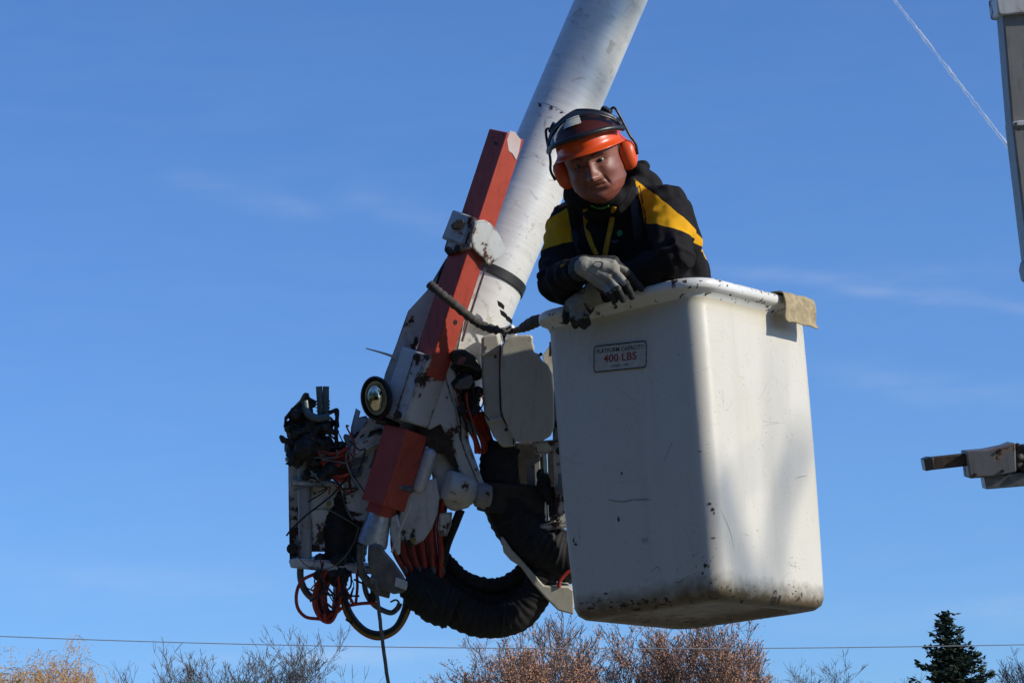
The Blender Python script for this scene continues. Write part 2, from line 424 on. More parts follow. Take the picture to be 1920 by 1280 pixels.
tree('bare_tree', 258, 1222, 98, .5, 'narrow purple brown bare tree between two lower ones', G2, 'bark_purple', None, None, 8, 6, 0, .4, 5)
tree('bare_tree', 335, 1240, 95, .7, 'lowest purple brown bare tree left of the two tall grey ones', G2, 'bark_purple', None, None, 9, 6, 0, .35, 6)
tree('bare_tree', 405, 1180, 74, .55, 'tall bare grey tree crossing the wire, left one of the pair', G2, 'bark_grey', None, None, 10, 6, 0, .22, 4)
tree('bare_tree', 505, 1172, 74, .6, 'tallest bare grey tree crossing the wire, right one of the pair', G2, 'bark_grey', None, None, 12, 6, 0, .22, 5)
tree('bare_tree', 590, 1248, 90, .6, 'faint low bare tree left of the hanging winch line', G2, 'bark_grey', None, None, 13, 5, 0, .3, 4)
tree('rust_tree', 930, 1178, 73, 0.42, 'low rust leaved tree at the left end of the row under the black hose loop', G3, 'bark_dark', 0.42, 'leaf_rust', 41, 6, 0, .34, 6, nl=3, lsize=.032, twr=.009)
tree('rust_tree', 998, 1162, 72, 0.36, 'rust leaved tree right under the gap between hose loop and bucket', G3, 'bark_dark', 0.40, 'leaf_rust', 42, 6, 0, .38, 6, nl=3, lsize=.032, twr=.009)
tree('rust_tree', 1082, 1138, 76, 0.30, 'tallest thin rust leaved tree, rising to the left corner of the bucket', G3, 'bark_dark', 0.20, 'leaf_rust', 22, 6, 0, .45, 3, nl=3, lsize=.032, twr=.009)
tree('rust_tree', 1180, 1146, 73, 0.36, 'dense rust leaved tree under the middle of the bucket floor', G3, 'bark_dark', 0.34, 'leaf_rust', 24, 6, 0, .45, 4, nl=3, lsize=.032, twr=.009)
tree('rust_tree', 1262, 1158, 76, 0.30, 'dense rust leaved tree under the right half of the bucket floor', G3, 'bark_dark', 0.38, 'leaf_rust', 27, 6, 0, .45, 4, nl=3, lsize=.032, twr=.009)
tree('rust_tree', 1345, 1166, 73, 0.38, 'broad rust leaved tree half clear of the bucket at the right end of its row', G3, 'bark_dark', 0.28, 'leaf_rust', 25, 6, 0, .45, 5, nl=3, lsize=.032, twr=.009)
tree('bare_tree', 1420, 1222, 92, .6, 'low reddish bare tree touching the rust coloured trees', G2, 'bark_purple', .2, 'bud_tan', 30, 6, 0, .3, 6, lsize=.03, nl=2)
tree('bare_tree', 1490, 1232, 88, .5, 'small brown bare tree between the rust trees and the spruce', G2, 'bark_dark', None, None, 31, 6, 0, .3, 5)
tree('bare_tree', 1575, 1218, 84, .75, 'brown bare tree standing alone left of the spruce', G2, 'bark_dark', None, None, 33, 6, 0, .22, 6)
tree('bare_tree', 1940, 1190, 78, .6, 'bare tree cut by the right edge of the photo beside the spruce', G2, 'bark_purple', None, None, 34, 6, 0, .3, 5)

def spruce():
    rnd = random.Random(4); d = 78; top = PD(1773, 1150, d); root = Vector((top.x, top.y, 0)); H = top.z
    t = thing('spruce_tree', root, 'dark green spruce standing alone at the right, taller than its neighbours', 'tree')
    tube(MB(), [root, root+Vector((0, 0, H*.5)), root+Vector((0, 0, H-.05))], [.2, .12, .02], 8).build('trunk', 'bark_dark', t)
    lf = MB()
    z = H-.05
    while z > H*.18:
        dz = H-z; ln = .10+min(3.2, dz*.50)*(1+.06*math.sin(z*7)); nb = 5 if dz < 1 else 9
        for k in range(nb):
            az = rnd.uniform(0, 2*math.pi); l = ln*rnd.uniform(.45, 1.32); sl_ = rnd.uniform(.05, .4) if dz < 3 else rnd.uniform(-.15, .2)
            dr = Vector((math.cos(az), math.sin(az), 0)); sd = Vector((-math.sin(az), math.cos(az), 0))
            m_ = max(3, int(l/.07)) if z > H*.5 else 5
            for i in range(m_):
                s = (i+.5)/m_; c = root+Vector((0, 0, z))+dr*l*s+Vector((0, 0, sl_*l*s-.25*l*s*s*(1-s)))
                w = (.24*(1-s)+.10)*min(1, .5+l)
                for _ in range(5 if z > H*.5 else 2):
                    e = c+sd*rnd.gauss(0, w*.7)+Vector((0, 0, rnd.gauss(0, .045))); a = (dr*.5+sd*rnd.uniform(-1, 1)+Vector((0, 0, rnd.uniform(-.3, .6)))).normalized()*rnd.uniform(.07, .13)
                    b = a.cross(Vector((rnd.gauss(0, 1), rnd.gauss(0, 1), 1))).normalized()*rnd.uniform(.03, .05)
                    lf.add([e-a, e-b, e+a, e+b], [(0, 1, 2, 3)])
        z -= .17 if z > H*.5 else .45
    lf.build('crown', 'leaf_spruce', t, 60, fix=False)
spruce()

# unseen spruces added to block sky light from the lift's near side
def sky_block_grove():
    rnd = random.Random(9); lf = MB(); H = 19.0
    for k in range(9000):
        z = H*(1-math.sqrt(rnd.random())*.96); rad = (H-z)*.235+.15; az = rnd.uniform(0, 2*math.pi); r = rad*math.sqrt(rnd.uniform(.25, 1))
        r *= 1+.18*math.sin(az*5+z*2.1)
        c = Vector((math.cos(az)*r, math.sin(az)*r, z-.12*r)); dr = Vector((math.cos(az), math.sin(az), rnd.uniform(-.5, .1))); a = dr.normalized()*rnd.uniform(.18, .38)
        b = a.cross(Vector((rnd.gauss(0, 1), rnd.gauss(0, 1), 1.2))).normalized()*rnd.uniform(.09, .2)
        lf.add([c-a, c-b, c+a, c+b], [(0, 1, 2, 3)])
    azs = [-196, -181, -166, -153, -141, -129, -117, -105, -93, -81, -69]
    me0 = me1 = None
    for i, az in enumerate(azs):
        d = (13.5 if az < -165 else 18.5)+(i % 2)*1.6; x, y = .3+d*math.cos(R(az)), 9+d*math.sin(R(az))
        t = thing('spruce_tree', (x, y, 0), 'tall dark spruce added out of view left of the lift to block sky light' if az < -165 else 'tall dark spruce in the unseen row added behind the camera to block sky light', 'tree', 'added sky-blocking spruces left of the lift' if az < -165 else 'added sky-blocking spruces behind the camera')
        if me0 is None:
            tr = tube(MB(), [Vector((x, y, 0)), Vector((x, y, H*.6)), Vector((x, y, H*.97))], [.28, .16, .03], 8).build('trunk', 'bark_dark', t)
            lf.v = [(a+x, b+y, c) for a, b, c in lf.v]; cr = lf.build('crown', 'leaf_spruce', t, 60, fix=False); me0, me1 = tr, cr; t.scale = (.9, .9, .54)
        else:
            for src in (me0, me1):
                o = src.copy(); sc.collection.objects.link(o); o.parent = t; WL[o] = WL[t]
            t.rotation_euler = (0, 0, az*.7); t.scale = (.9, .9, (.50 if az < -165 else .68)+.04*((i*7) % 5))
sky_block_grove()

# overhead wire on two poles outside the frame
pa, pm, pb = PD(-520, 1165, 55), PD(900, 1214, 55), PD(2500, 1192, 55)
wp = [((1-t)*(1-t)*pa+2*t*(1-t)*(pm*2-(pa+pb)*.5)+t*t*pb) for t in [i/60 for i in range(61)]]
M['wire'] = plain('weathered_wire', (.30, .31, .32), .5, .3)
tube(MB(), wp, .009, 6).build('power_line', 'wire', None, label='thin grey overhead wire sagging across the sky in front of the trees', cat='wire', origin=(0, 55, 0))
for i, (q, lb) in enumerate(((pa, 'wooden pole carrying the left end of the overhead wire'), (pb, 'wooden pole carrying the right end of the overhead wire'))):
    t = thing('utility_pole', (q.x, q.y, 0), lb, 'pole', 'poles carrying the overhead wire')
    tube(MB(), [Vector((q.x, q.y, 0)), Vector((q.x, q.y, q.z+.6))], [.16, .11], 12).build('pole', 'bark_grey', t)
    tube(MB(), [Vector((q.x, q.y, q.z-.12)), Vector((q.x, q.y, q.z-.06)), Vector((q.x, q.y, q.z-.02))], [.15, .16, .13], 10).build('insulator', 'grey', t)

# contrail, real ice cloud far up
a, b = PD(1560, -150, 30000), PD(2050, 480, 27000)
cm, ct, cb = newmat('contrail_ice')
cb.inputs['Base Color'].default_value = (.9, .9, .9, 1); cb.inputs['Roughness'].default_value = 1
cn = tex(ct, 'Noise', .006, 6)
lw = ct.nodes.new('ShaderNodeLayerWeight'); lw.inputs[0].default_value = .5
al = mth('MULTIPLY', ramp(ct, cn.outputs[0], .3, .62), mth('MULTIPLY', mth('SUBTRACT', 1, lw.outputs['Facing'], tree=ct), .65, tree=ct), tree=ct)
ct.links.new(al, cb.inputs['Alpha'])
cp = [a+(b-a)*(i/160)+Vector((noise.noise(Vector((i*.6, 0, 0)))*9, 0, noise.noise(Vector((i*.5, 3, 0)))*11)) for i in range(161)]
tube(MB(), cp, lambda t: 15+8*noise.noise(Vector((t*22, 5, 2)))+8*t, 10).build('contrail', cm, None, 180, label='thin white aircraft contrail slanting down towards the steel mast', cat='contrail')
#@@LIFT
# ------------------------------------------------------------------ the aerial lift: boom, tip machinery, bucket (one rigid thing)
lift = thing('bucket_lift', P(760, 1060, .2), 'white boom lift with red beam, hoses and scuffed square bucket carrying the worker', 'aerial lift')

# ---- bucket
BC = Vector((.535, 8.90, 2.679)); YAW = R(50.4); WT, WB, BH = .600, .582, .965
BX = Vector((math.cos(YAW), math.sin(YAW), 0)); BY = Vector((-math.sin(YAW), math.cos(YAW), 0)); BZ = Vector((-.018, -.0019, 1))
def B(x, y, z): return BC+BX*x+BY*y+BZ*z
def rrect(w, r, n=10, ne=10):
    """points from the near corner (-,-) round: +x side first; returns list of (x,y)"""
    out = []
    cs = [(-1, -1), (1, -1), (1, 1), (-1, 1)]; h = w/2
    for k, (sx, sy) in enumerate(cs):
        a0 = math.pi+k*math.pi/2
        for i in range(n+1):
            a = a0+math.pi/2*i/n
            out.append((sx*(h-r)+r*math.cos(a), sy*(h-r)+r*math.sin(a)))
        nx = cs[(k+1) % 4]; e0 = out[-1]; a = a0+math.pi/2
        e1 = (nx[0]*(h-r)+r*math.cos(a), nx[1]*(h-r)+r*math.sin(a))
        for i in range(1, ne): out.append((e0[0]+(e1[0]-e0[0])*i/ne, e0[1]+(e1[1]-e0[1])*i/ne))
    return out
def loft(rings, closed0=True, closed1=False):
    vs = []; uv = []; fs = []; n = None
    for w, r, h in rings:
        q = rrect(w, r); n = len(q); per = 0; L_ = [0]
        for i in range(1, n+1):
            per += math.hypot(q[i % n][0]-q[i-1][0], q[i % n][1]-q[i-1][1]); L_.append(per)
        for i, (x, y) in enumerate(q):
            bul = .004*math.sin(math.pi*max(0, min(1, h/BH)))*(1 if r < .1 else 0)
            s = 1+bul/w*2
            vs.append(B(x*s, y*s, h)); uv.append((L_[i], h))
    m = len(rings)
    for j in range(m-1):
        for i in range(n): fs.append((j*n+i, j*n+(i+1) % n, (j+1)*n+(i+1) % n, (j+1)*n+i))
    if closed0: fs.append(tuple(range(n))[::-1])
    if closed1: fs.append(tuple((m-1)*n+i for i in range(n)))
    return vs, fs, n
def wwid(h): return WB+(WT-WB)*(h-.06)/(BH-.06)
rings = [(WB-.30, .03, .022), (WB-.20, .04, .018), (WB-.16, .045, .004), (WB-.10, .06, .0), (WB-.042, .058, .005), (WB-.014, .060, .017), (WB-.001, .060, .038)]
rings += [(wwid(h), .060, h) for h in [.075+(BH-.15)*i/14 for i in range(15)]]
rings += [(wwid(BH-.06)+.001, .064, BH-.062), (WT+.010, .072, BH-.052)]
vs, fs, n_ = loft(rings)
bm_, bt, bb = newmat('scuffed_fibreglass')
at = bt.nodes.new('ShaderNodeAttribute'); at.attribute_name = 'hgt'
hg = at.outputs['Fac']
nA = tex(bt, 'Noise', 3.2, 5); nB = tex(bt, 'Noise', 26, 6); nC = tex(bt, 'Noise', 20, 8, dist=.6, rough=.62)
col = mixc(bt, mth('MULTIPLY', ramp(bt, nA.outputs[0], .42, .72), .35, tree=bt), (.625, .59, .51), (.54, .50, .39))
# long rain streaks
mpn = bt.nodes.new('ShaderNodeMapping'); mpn.inputs['Scale'].default_value = (18, 18, 1.1); bt.links.new(bt.nodes['TCO'].outputs['Object'], mpn.inputs[0])
nS = tex(bt, 'Noise', 1.2, 4, vec=mpn.outputs[0])
col = mixc(bt, mth('MULTIPLY', ramp(bt, nS.outputs[0], .52, .75), .28, tree=bt), col, (.50, .45, .34))
# pin-hole specks and grazes
col = mixc(bt, mth('MULTIPLY', specks(bt, 120, .17, mask=(.42, .6)), .75, tree=bt), col, (.12, .11, .10))
col = mixc(bt, mth('MULTIPLY', specks(bt, 45, .11, mask=(.45, .6)), .8, tree=bt), col, (.08, .07, .06))
col = mixc(bt, mth('MULTIPLY', scratches(bt, 7, .006, (.55, .6)), .55, tree=bt), col, (.20, .19, .18))
col = mixc(bt, mth('MULTIPLY', scratches(bt, 17, .010, (.57, .61)), .5, tree=bt), col, (.25, .23, .2))
# grime collecting along the bottom bend and under the lip
bot = ramp(bt, mth('ADD', hg, mth('MULTIPLY', nB.outputs[0], -.06, tree=bt), tree=bt), .085, -.01, False)
n_b = bt.nodes.new('ShaderNodeMapRange'); n_b.inputs[1].default_value = .085; n_b.inputs[2].default_value = .015; bt.links.new(mth('ADD', hg, mth('MULTIPLY', mth('SUBTRACT', nB.outputs[0], .5, tree=bt), .08, tree=bt), tree=bt), n_b.inputs[0])
col = mixc(bt, mth('MULTIPLY', n_b.outputs[0], .95, tree=bt), col, (.105, .072, .033))
n_t = bt.nodes.new('ShaderNodeMapRange'); n_t.inputs[1].default_value = BH-.11; n_t.inputs[2].default_value = BH-.05; bt.links.new(hg, n_t.inputs[0])
col = mixc(bt, mth('MULTIPLY', n_t.outputs[0], .45, tree=bt), col, (.48, .41, .24))
# chipped gel coat near the bottom edge
n_c = bt.nodes.new('ShaderNodeMapRange'); n_c.inputs[1].default_value = .03; n_c.inputs[2].default_value = .13; n_c.inputs[3].default_value = .60; n_c.inputs[4].default_value = .80; bt.links.new(hg, n_c.inputs[0])
chip = ramp(bt, mth('SUBTRACT', nC.outputs[0], n_c.outputs[0], tree=bt), 0, .012)
col = mixc(bt, mth('MULTIPLY', chip, .92, tree=bt), col, (.035, .025, .018))
bt.links.new(col, bb.inputs['Base Color'])
bt.links.new(mth('ADD', mth('MULTIPLY', nB.outputs[0], .3, tree=bt), .27, tree=bt), bb.inputs['Roughness'])
bump(bt, bb, mth('SUBTRACT', nB.outputs[0], mth('MULTIPLY', chip, 3, tree=bt), tree=bt), .0009, .6)
mb = MB().add(vs, fs); me = mb.mesh()
setattr_(me, 'hgt', [(Vector(v.co)-BC).z for v in me.vertices])
bucket = link('bucket', me, lift, bm_, 50)
# liner inside and rim
vs, fs, _ = loft([(WB-.05, .055, .05), (WB-.04, .06, .08), (WT-.035, .065, BH-.01)])
MB().add(vs, fs).build('liner', 'cream', bucket, 50)
rp = [(WT+.010, .072, BH-.052), (WT+.022, .086, BH-.044), (WT+.045, .096, BH-.034), (WT+.066, .105, BH-.030), (WT+.076, .11, BH-.024), (WT+.078, .112, BH-.014),
      (WT+.074, .11, BH-.004), (WT+.060, .102, BH+.002), (WT+.01, .08, BH+.004), (WT-.02, .068, BH+.002), (WT-.035, .065, BH-.01), (WT-.037, .064, BH-.03)]
rm_, rt_, rb_ = newmat('chipped_rim')
q1 = tex(rt_, 'Noise', 5, 4); q2 = tex(rt_, 'Noise', 34, 7, dist=.5, rough=.65)
cc = mixc(rt_, mth('MULTIPLY', ramp(rt_, q1.outputs[0], .4, .7), .4, tree=rt_), (.72, .72, .70), (.52, .47, .36))
q3 = tex(rt_, 'Noise', 2.2, 2)
thr = mth('ADD', mth('MULTIPLY', q3.outputs[0], -.20, tree=rt_), .69, tree=rt_)
ck = ramp(rt_, mth('SUBTRACT', q2.outputs[0], thr, tree=rt_), 0, .012)
cc = mixc(rt_, ck, cc, (.06, .035, .02)); rt_.links.new(cc, rb_.inputs['Base Color'])
rt_.links.new(mth('ADD', mth('MULTIPLY', ck, .4, tree=rt_), .38, tree=rt_), rb_.inputs['Roughness'])
bump(rt_, rb_, mth('SUBTRACT', mth('MULTIPLY', q2.outputs[0], .3, tree=rt_), ck, tree=rt_), .0015, .7)
vs, fs, _ = loft(rp, False, False); rim = MB().add(vs, fs).build('rim', rm_, bucket, 60)
# deep gouges on the near corner and bottom (real shallow chips)
def facept(px, py, side):
    """point of the bucket wall seen at a photo pixel; side 'L' (local -x), 'R' (local -y)"""
    nrm = -BX if side == 'L' else -BY
    d = pxdir(px, py); h = BH/2
    for _ in range(6):
        p0 = B(-wwid(h)/2, 0, h) if side == 'L' else B(0, -wwid(h)/2, h)
        q = CAM+d*((p0-CAM).dot(nrm)/d.dot(nrm)); h = (q-BC).z
    return q, nrm
# capacity sign
ctr, nrm = facept(1165, 669, 'L'); ah = -BY; av = (BZ-ah*0).normalized()
av = (facept(1165, 640, 'L')[0]-facept(1165, 700, 'L')[0]).normalized()
ah = av.cross(nrm).normalized()*1
if ah.dot(CX) < 0: ah = -ah
def on(dz):
    return lambda u, v: ctr+ah*u+av*v+nrm*dz
def rr2(w, h, r, n=6):
    o_ = []
    for k, (sx, sy) in enumerate([(1, 1), (-1, 1), (-1, -1), (1, -1)]):
        for i in range(n+1):
            a = k*math.pi/2+math.pi/2*i/n; o_.append((sx*(w/2-r)+r*math.cos(a), sy*(h/2-r)+r*math.sin(a)))
    return o_
sg = MB(); SWD, SHT = .206, .083
# follow the slight bulge of the wall: sign is stuck on at mid height
o1, o2 = rr2(SWD, SHT, .012), rr2(SWD-.007, SHT-.007, .009); nn_ = len(o1)
off = .0065
sg.add([on(off-.004)(*q) for q in o1]+[on(off)(*q) for q in o1], [tuple(range(nn_, 2*nn_))]+[(i, (i+1) % nn_, nn_+(i+1) % nn_, nn_+i) for i in range(nn_)], 0)
sg.add([on(off+.0006)(*q) for q in o1]+[on(off+.0006)(*q) for q in o2], [(i, (i+1) % nn_, nn_+(i+1) % nn_, nn_+i) for i in range(nn_)], 1)
addtext(sg, 'PLATFORM CAPACITY', .182, on(off+.0007), 1, .004, 0, .0235, .0135)
addtext(sg, '400 LBS', .128, on(off+.0007), 2, .012, 0, -.0015, .024)
addtext(sg, 'WITHOUT   LINER', .07, on(off+.0007), 1, .0, .0, -.0265, .006)
sg.build('capacity_sign', ['sign', 'ink', 'ink_red'], bucket, 40)
# faint hand scratched M and gouges
from mathutils.bvhtree import BVHTree
_bv = BVHTree.FromPolygons([tuple(v.co+WL[bucket]) for v in me.vertices], [tuple(p.vertices) for p in me.polygons])
def onb(px, py, off=.0012):
    d = pxdir(px, py); h = _bv.ray_cast(CAM, d)
    return (h[0]+(h[1] if h[1].dot(d) < 0 else -h[1])*off) if h[0] is not None else P(px, py)
gg = MB(); rnd = random.Random(8)
def gouge(px, py, w, h, k=13):
    ph = rnd.uniform(0, 6)
    pts = [onb(px+math.cos(2*math.pi*i/k+ph)*w*.5*rnd.uniform(.35, 1.2), py+math.sin(2*math.pi*i/k+ph)*h*.5*rnd.uniform(.35, 1.2)) for i in range(k)]
    gg.add(pts+[onb(px, py)], [(i, (i+1) % k, k) for i in range(k)])
def scrape(pts, w, m=0):
    q = catmull([onb(x, y, .0004) for x, y in pts], 4)
    tube(gg, q, lambda t: w*PX*(.35+.65*math.sin(math.pi*t)), 4, m)
M['chipdark'] = plain('exposed_resin', (.05, .035, .025), .8, 0, .5, 60, .002)
M['scuff'] = plain('dark_scuff', (.17, .15, .125), .7, 0, .5, 60, 0)
scrape([(1141, 936), (1150, 938), (1168, 940), (1190, 936), (1215, 937)], .8, 1)
scrape([(1196, 939), (1210, 934), (1222, 937)], .5, 1)
scrape([(1203, 1018), (1206, 1008), (1209, 1017), (1213, 1007), (1215, 1019)], .45, 1)
scrape([(1262, 825), (1254, 845), (1243, 868)], .35, 1); scrape([(1150, 905), (1200, 900)], .3, 1)
scrape([(1490, 897), (1502, 893), (1515, 891)], .5, 1); scrape([(1466, 1085), (1480, 1072)], .4, 1); scrape([(1396, 1000), (1404, 1004)], .5, 1)
scrape([(1344, 945), (1358, 970), (1370, 1000), (1376, 1030)], .3, 1); scrape([(1224, 1068), (1233, 1062), (1238, 1070)], .5, 1); scrape([(1262, 1092), (1275, 1090), (1292, 1078)], .5, 1)
for a in ((1312, 846, 9, 3.5), (1331, 944, 9, 5), (1336, 955, 8, 9), (1339, 962, 3, 9), (1337, 1008, 10, 3), (1322, 1060, 8, 12), (1318, 1074, 4, 6), (1333, 1092, 5, 4), (1370, 1106, 5, 7), (1375, 1117, 9, 4), (1391, 1127, 9, 5), (1166, 887, 4, 8), (1160, 972, 5, 11),
          (1416, 1107, 2, 2), (1420, 994, 1.5, 3), (1076, 1012, 4, 12), (1080, 1020, 7, 6)): gouge(*a)
for k in range(34):
    x = rnd.uniform(1090, 1262); y = 1128+rnd.gauss(0, 5)+(x-1090)*.02; gouge(x, y, rnd.uniform(2, 9), rnd.uniform(1.2, 4.5))
for a in ((1170, 1135, 16, 6), (1196, 1142, 22, 6), (1212, 1128, 10, 12), (1250, 1124, 9, 11), (1240, 1132, 22, 4), (1108, 1140, 18, 5)): gouge(*a)
for k in range(26): gouge(rnd.uniform(1300, 1345), rnd.uniform(1040, 1120), rnd.uniform(1, 4), rnd.uniform(.8, 3))
for k in range(30): gouge(rnd.uniform(1345, 1530), rnd.uniform(1095, 1125), rnd.uniform(1, 4), rnd.uniform(.8, 2.2))
for k in range(16): gouge(1485+rnd.gauss(0, 5), 1058+rnd.gauss(0, 6), rnd.uniform(.8, 2), rnd.uniform(.8, 2))
merge(bucket, gg, ['chipdark', 'scuff'])

# ---- boom
ZOFF = .42
BR = 69*PX
b0, b1 = P(905, 560, .30), P(1146, 0, .62)
bax = (b1-b0).normalized()
bmat_, t_, b_ = newmat('brushed_boom_paint')
mpn = t_.nodes.new('ShaderNodeMapping'); t_.nodes.new('ShaderNodeTexCoord').name = 'TCO'
rq = bax.to_track_quat('Z', 'Y').inverted().to_euler(); mpn.inputs['Rotation'].default_value = rq
m2 = t_.nodes.new('ShaderNodeMapping'); m2.inputs['Scale'].default_value = (2.5, 2.5, 60)
t_.links.new(t_.nodes['TCO'].outputs['Object'], mpn.inputs[0]); t_.links.new(mpn.outputs[0], m2.inputs[0])
w1 = tex(t_, 'Noise', 1.6, 5, vec=m2.outputs[0]); w2 = tex(t_, 'Noise', 5, 6); w3 = tex(t_, 'Noise', 16, 7, dist=.8)
c_ = mixc(t_, ramp(t_, w1.outputs[0], .42, .7), (.77, .745, .69), (.67, .65, .60))
c_ = mixc(t_, mth('MULTIPLY', ramp(t_, w2.outputs[0], .5, .75), .3, tree=t_), c_, (.44, .42, .35))
c_ = mixc(t_, mth('MULTIPLY', ramp(t_, w3.outputs[0], .60, .68), .55, tree=t_), c_, (.34, .31, .24))
c_ = mixc(t_, mth('MULTIPLY', scratches(t_, 11, .012, (.54, .6)), .6, tree=t_), c_, (.2, .19, .17))
c_ = mixc(t_, mth('MULTIPLY', specks(t_, 60, .15, mask=(.5, .62)), .7, tree=t_), c_, (.1, .09, .08))
t_.links.new(c_, b_.inputs['Base Color']); t_.links.new(mth('ADD', mth('MULTIPLY', w1.outputs[0], .25, tree=t_), .20, tree=t_), b_.inputs['Roughness']); b_.inputs['Metallic'].default_value = .10; b_.inputs['Coat Weight'].default_value = .25; b_.inputs['Coat Roughness'].default_value = .25
bump(t_, b_, mth('ADD', mth('MULTIPLY', w1.outputs[0], 1, tree=t_), w3.outputs[0], tree=t_), .0009, .5)
boom = tube(MB(), [b0-bax*.12, b0, b1, b1+bax*2.6], [BR*1.0, BR*1.0, BR*1.03, BR*1.03], 64).build('boom_tube', bmat_, lift)
def bpoint(px, py, dr=.0):
    """point on the near side of the boom seen at a photo pixel"""
    d = pxdir(px, py); w0 = CAM-b0; a = d-bax*d.dot(bax); c0 = w0-bax*w0.dot(bax); r = BR*1.01+dr
    A, Bq, C_ = a.dot(a), 2*a.dot(c0), c0.dot(c0)-r*r; disc = Bq*Bq-4*A*C_
    t = (-Bq-math.sqrt(max(disc, 0)))/(2*A); return CAM+d*t
mk = MB()
def bmark(x, y, w, h):
    q = [bpoint(x+a, y+b, .002) for a, b in ((-w, -h), (w, -h*.7), (w*.9, h), (-w*.8, h*.8))]; mk.add(q, [(0, 1, 2, 3)])
for a in ((1012, 197, 2.5, 4), (1034, 202, 2.5, 4), (1053, 211, 3, 1.5), (1044, 206, 1, 1)): bmark(*a)
tube(mk, catmull([bpoint(x, y, .001) for x, y in ((1008, 193), (1022, 194), (1036, 199), (1050, 206), (1060, 213))], 4), .0006, 4)
tube(mk, [bpoint(1012+2.6*math.cos(a*.7), 217+2.4*math.sin(a*.7), .001) for a in range(10)], .0005, 4)
for seq in (((1095, 58), (1105, 66), (1116, 78)), ((1156, 34), (1163, 45), (1165, 55)), ((1131, 112), (1138, 120), (1136, 130), (1128, 140), (1124, 160)), ((1070, 140), (1080, 145), (1088, 155)),
            ((1143, 90), (1147, 82), (1150, 70))):
    tube(mk, catmull([bpoint(x, y, .0005) for x, y in seq], 4), .0007, 4)
merge(boom, mk, 'chipdark')
# dark collar and lower sleeve
c0 = b0+bax*.075
tube(MB(), [c0-bax*.018, c0-bax*.016, c0+bax*.016, c0+bax*.018], [BR, BR*1.055, BR*1.055, BR], 64).build('collar', 'rubber', lift)
s0, s1 = P(800, 815, .24), c0-bax*.018
def sr(t): return BR*(1.30-.30*min(1, (t/.62))**1.3) if t < .62 else BR*1.0
sp = [s0+(s1-s0)*(i/14) for i in range(15)]
tube(MB(), sp, [BR*1.18]*3+[BR*(1.18-.17*min(1, (i-2)/8)) for i in range(3, 15)], 56).build('boom_sleeve', bmat_, lift)
# flared tip casting: a drum with its axis across the view
def drum(name, c, ax, r, ln, mat, parent=lift, n=56, dome=.25):
    prof = [(-.5, .0), (-.5, .80), (-.485, .90), (-.44, .97), (-.38, 1), (.38, 1), (.44, .97), (.485, .90), (.5, .80), (.5, 0)]
    return tube(MB(), [c+ax*(p*ln) for p, _ in prof], [max(1e-4, r*q) for _, q in prof], n).build(name, mat, parent, 50)
tipc = P(725, 885, .12)
hull = prism('tip_casting', [(742, 648), (765, 583), (800, 545), (834, 488), (862, 500), (870, 600), (850, 700), (820, 830), (805, 900), (770, 960), (740, 985), (700, 982), (662, 972), (648, 945), (642, 905), (646, 868), (664, 826), (694, 778), (712, 742), (722, 700)], .06, .26, 'white', lift, .05, 6)
# lip around the drum and the arched cover
hose('casting_lip', [(645, 862), (641, 892), (642, 925), (650, 955), (662, 974)], 1.8, 'white', lift, z=.055)
arch = MB(); tube(arch, catmull(pt([(668, 856), (682, 845), (700, 835), (718, 829), (738, 827)], .045), 6), [3.2*PX]*25, 8)
arch.build('arched_cover', 'cream', lift)
prism('arched_band', [(660, 848), (668, 832), (690, 820), (715, 812), (742, 808), (742, 826), (718, 828), (700, 834), (682, 844), (668, 856)], .047, .02, 'white', lift, .002)
dk = MB()
def patch(poly, z, m=0): dk.add([P(x, y, z) for x, y in poly], [tuple(range(len(poly)))], m)
for q in ([(655, 872), (658, 862), (691, 854), (686, 866), (655, 876)], [(650, 892), (654, 880), (681, 873), (677, 892), (651, 899)], [(697, 866), (704, 842), (720, 838), (714, 870), (690, 878)]): patch(q, .052)
for q in ([(688, 822), (694, 808), (712, 802), (707, 811), (699, 815)], [(704, 808), (712, 802), (720, 805), (712, 812)], [(675, 818), (684, 812), (682, 818), (675, 822)]): patch(q, .052, 1)
merge(hull, dk, ['decal_grey', 'ink'])
lt = MB()
def pxmap(cx, cy, ang, z):
    c, s = math.cos(R(ang)), math.sin(R(ang))
    return lambda u, v: P(cx+(u*c-v*s)/1, cy-(u*s+v*c)/1, z)
addtext(lt, 'NOIT', 22, pxmap(718, 812, 12, .0455), 0, .03, 0, 0, 6)
addtext(lt, 'SHI', 10, pxmap(685, 828, 22, .0455), 0, .03, 0, 0, 4)
merge(hull, lt, 'ink')
prism('casting_latch', [(836, 484), (846, 480), (846, 500), (832, 532), (815, 540), (822, 512)], .045, .03, 'oily', lift, .004)
prism('edge_bracket', [(655, 845), (658, 800), (667, 765), (676, 771), (673, 782), (686, 779), (691, 785), (684, 806), (678, 842)], .14, .012, 'white_rusty', lift, .001)
prism('strut_bracket', [(643, 819), (646, 813), (655, 815), (672, 829), (690, 831), (689, 840), (670, 843), (664, 862), (656, 852)], .08, .02, 'grey', lift, .003)

# ---- red beam in its white housings
def axis_at(t):   # ridge line from top to bottom in the photo
    return None
e0, e1 = P(950, 252, .02), P(800, 705, -.03)      # centre line of the upper tube
rb = MB(); beam(rb, e0, e1, .043, .043, 45+2)
red = bevel(rb.build('red_beam', 'red', lift, 20), .004, 3)
rbx = (e1-e0).normalized()
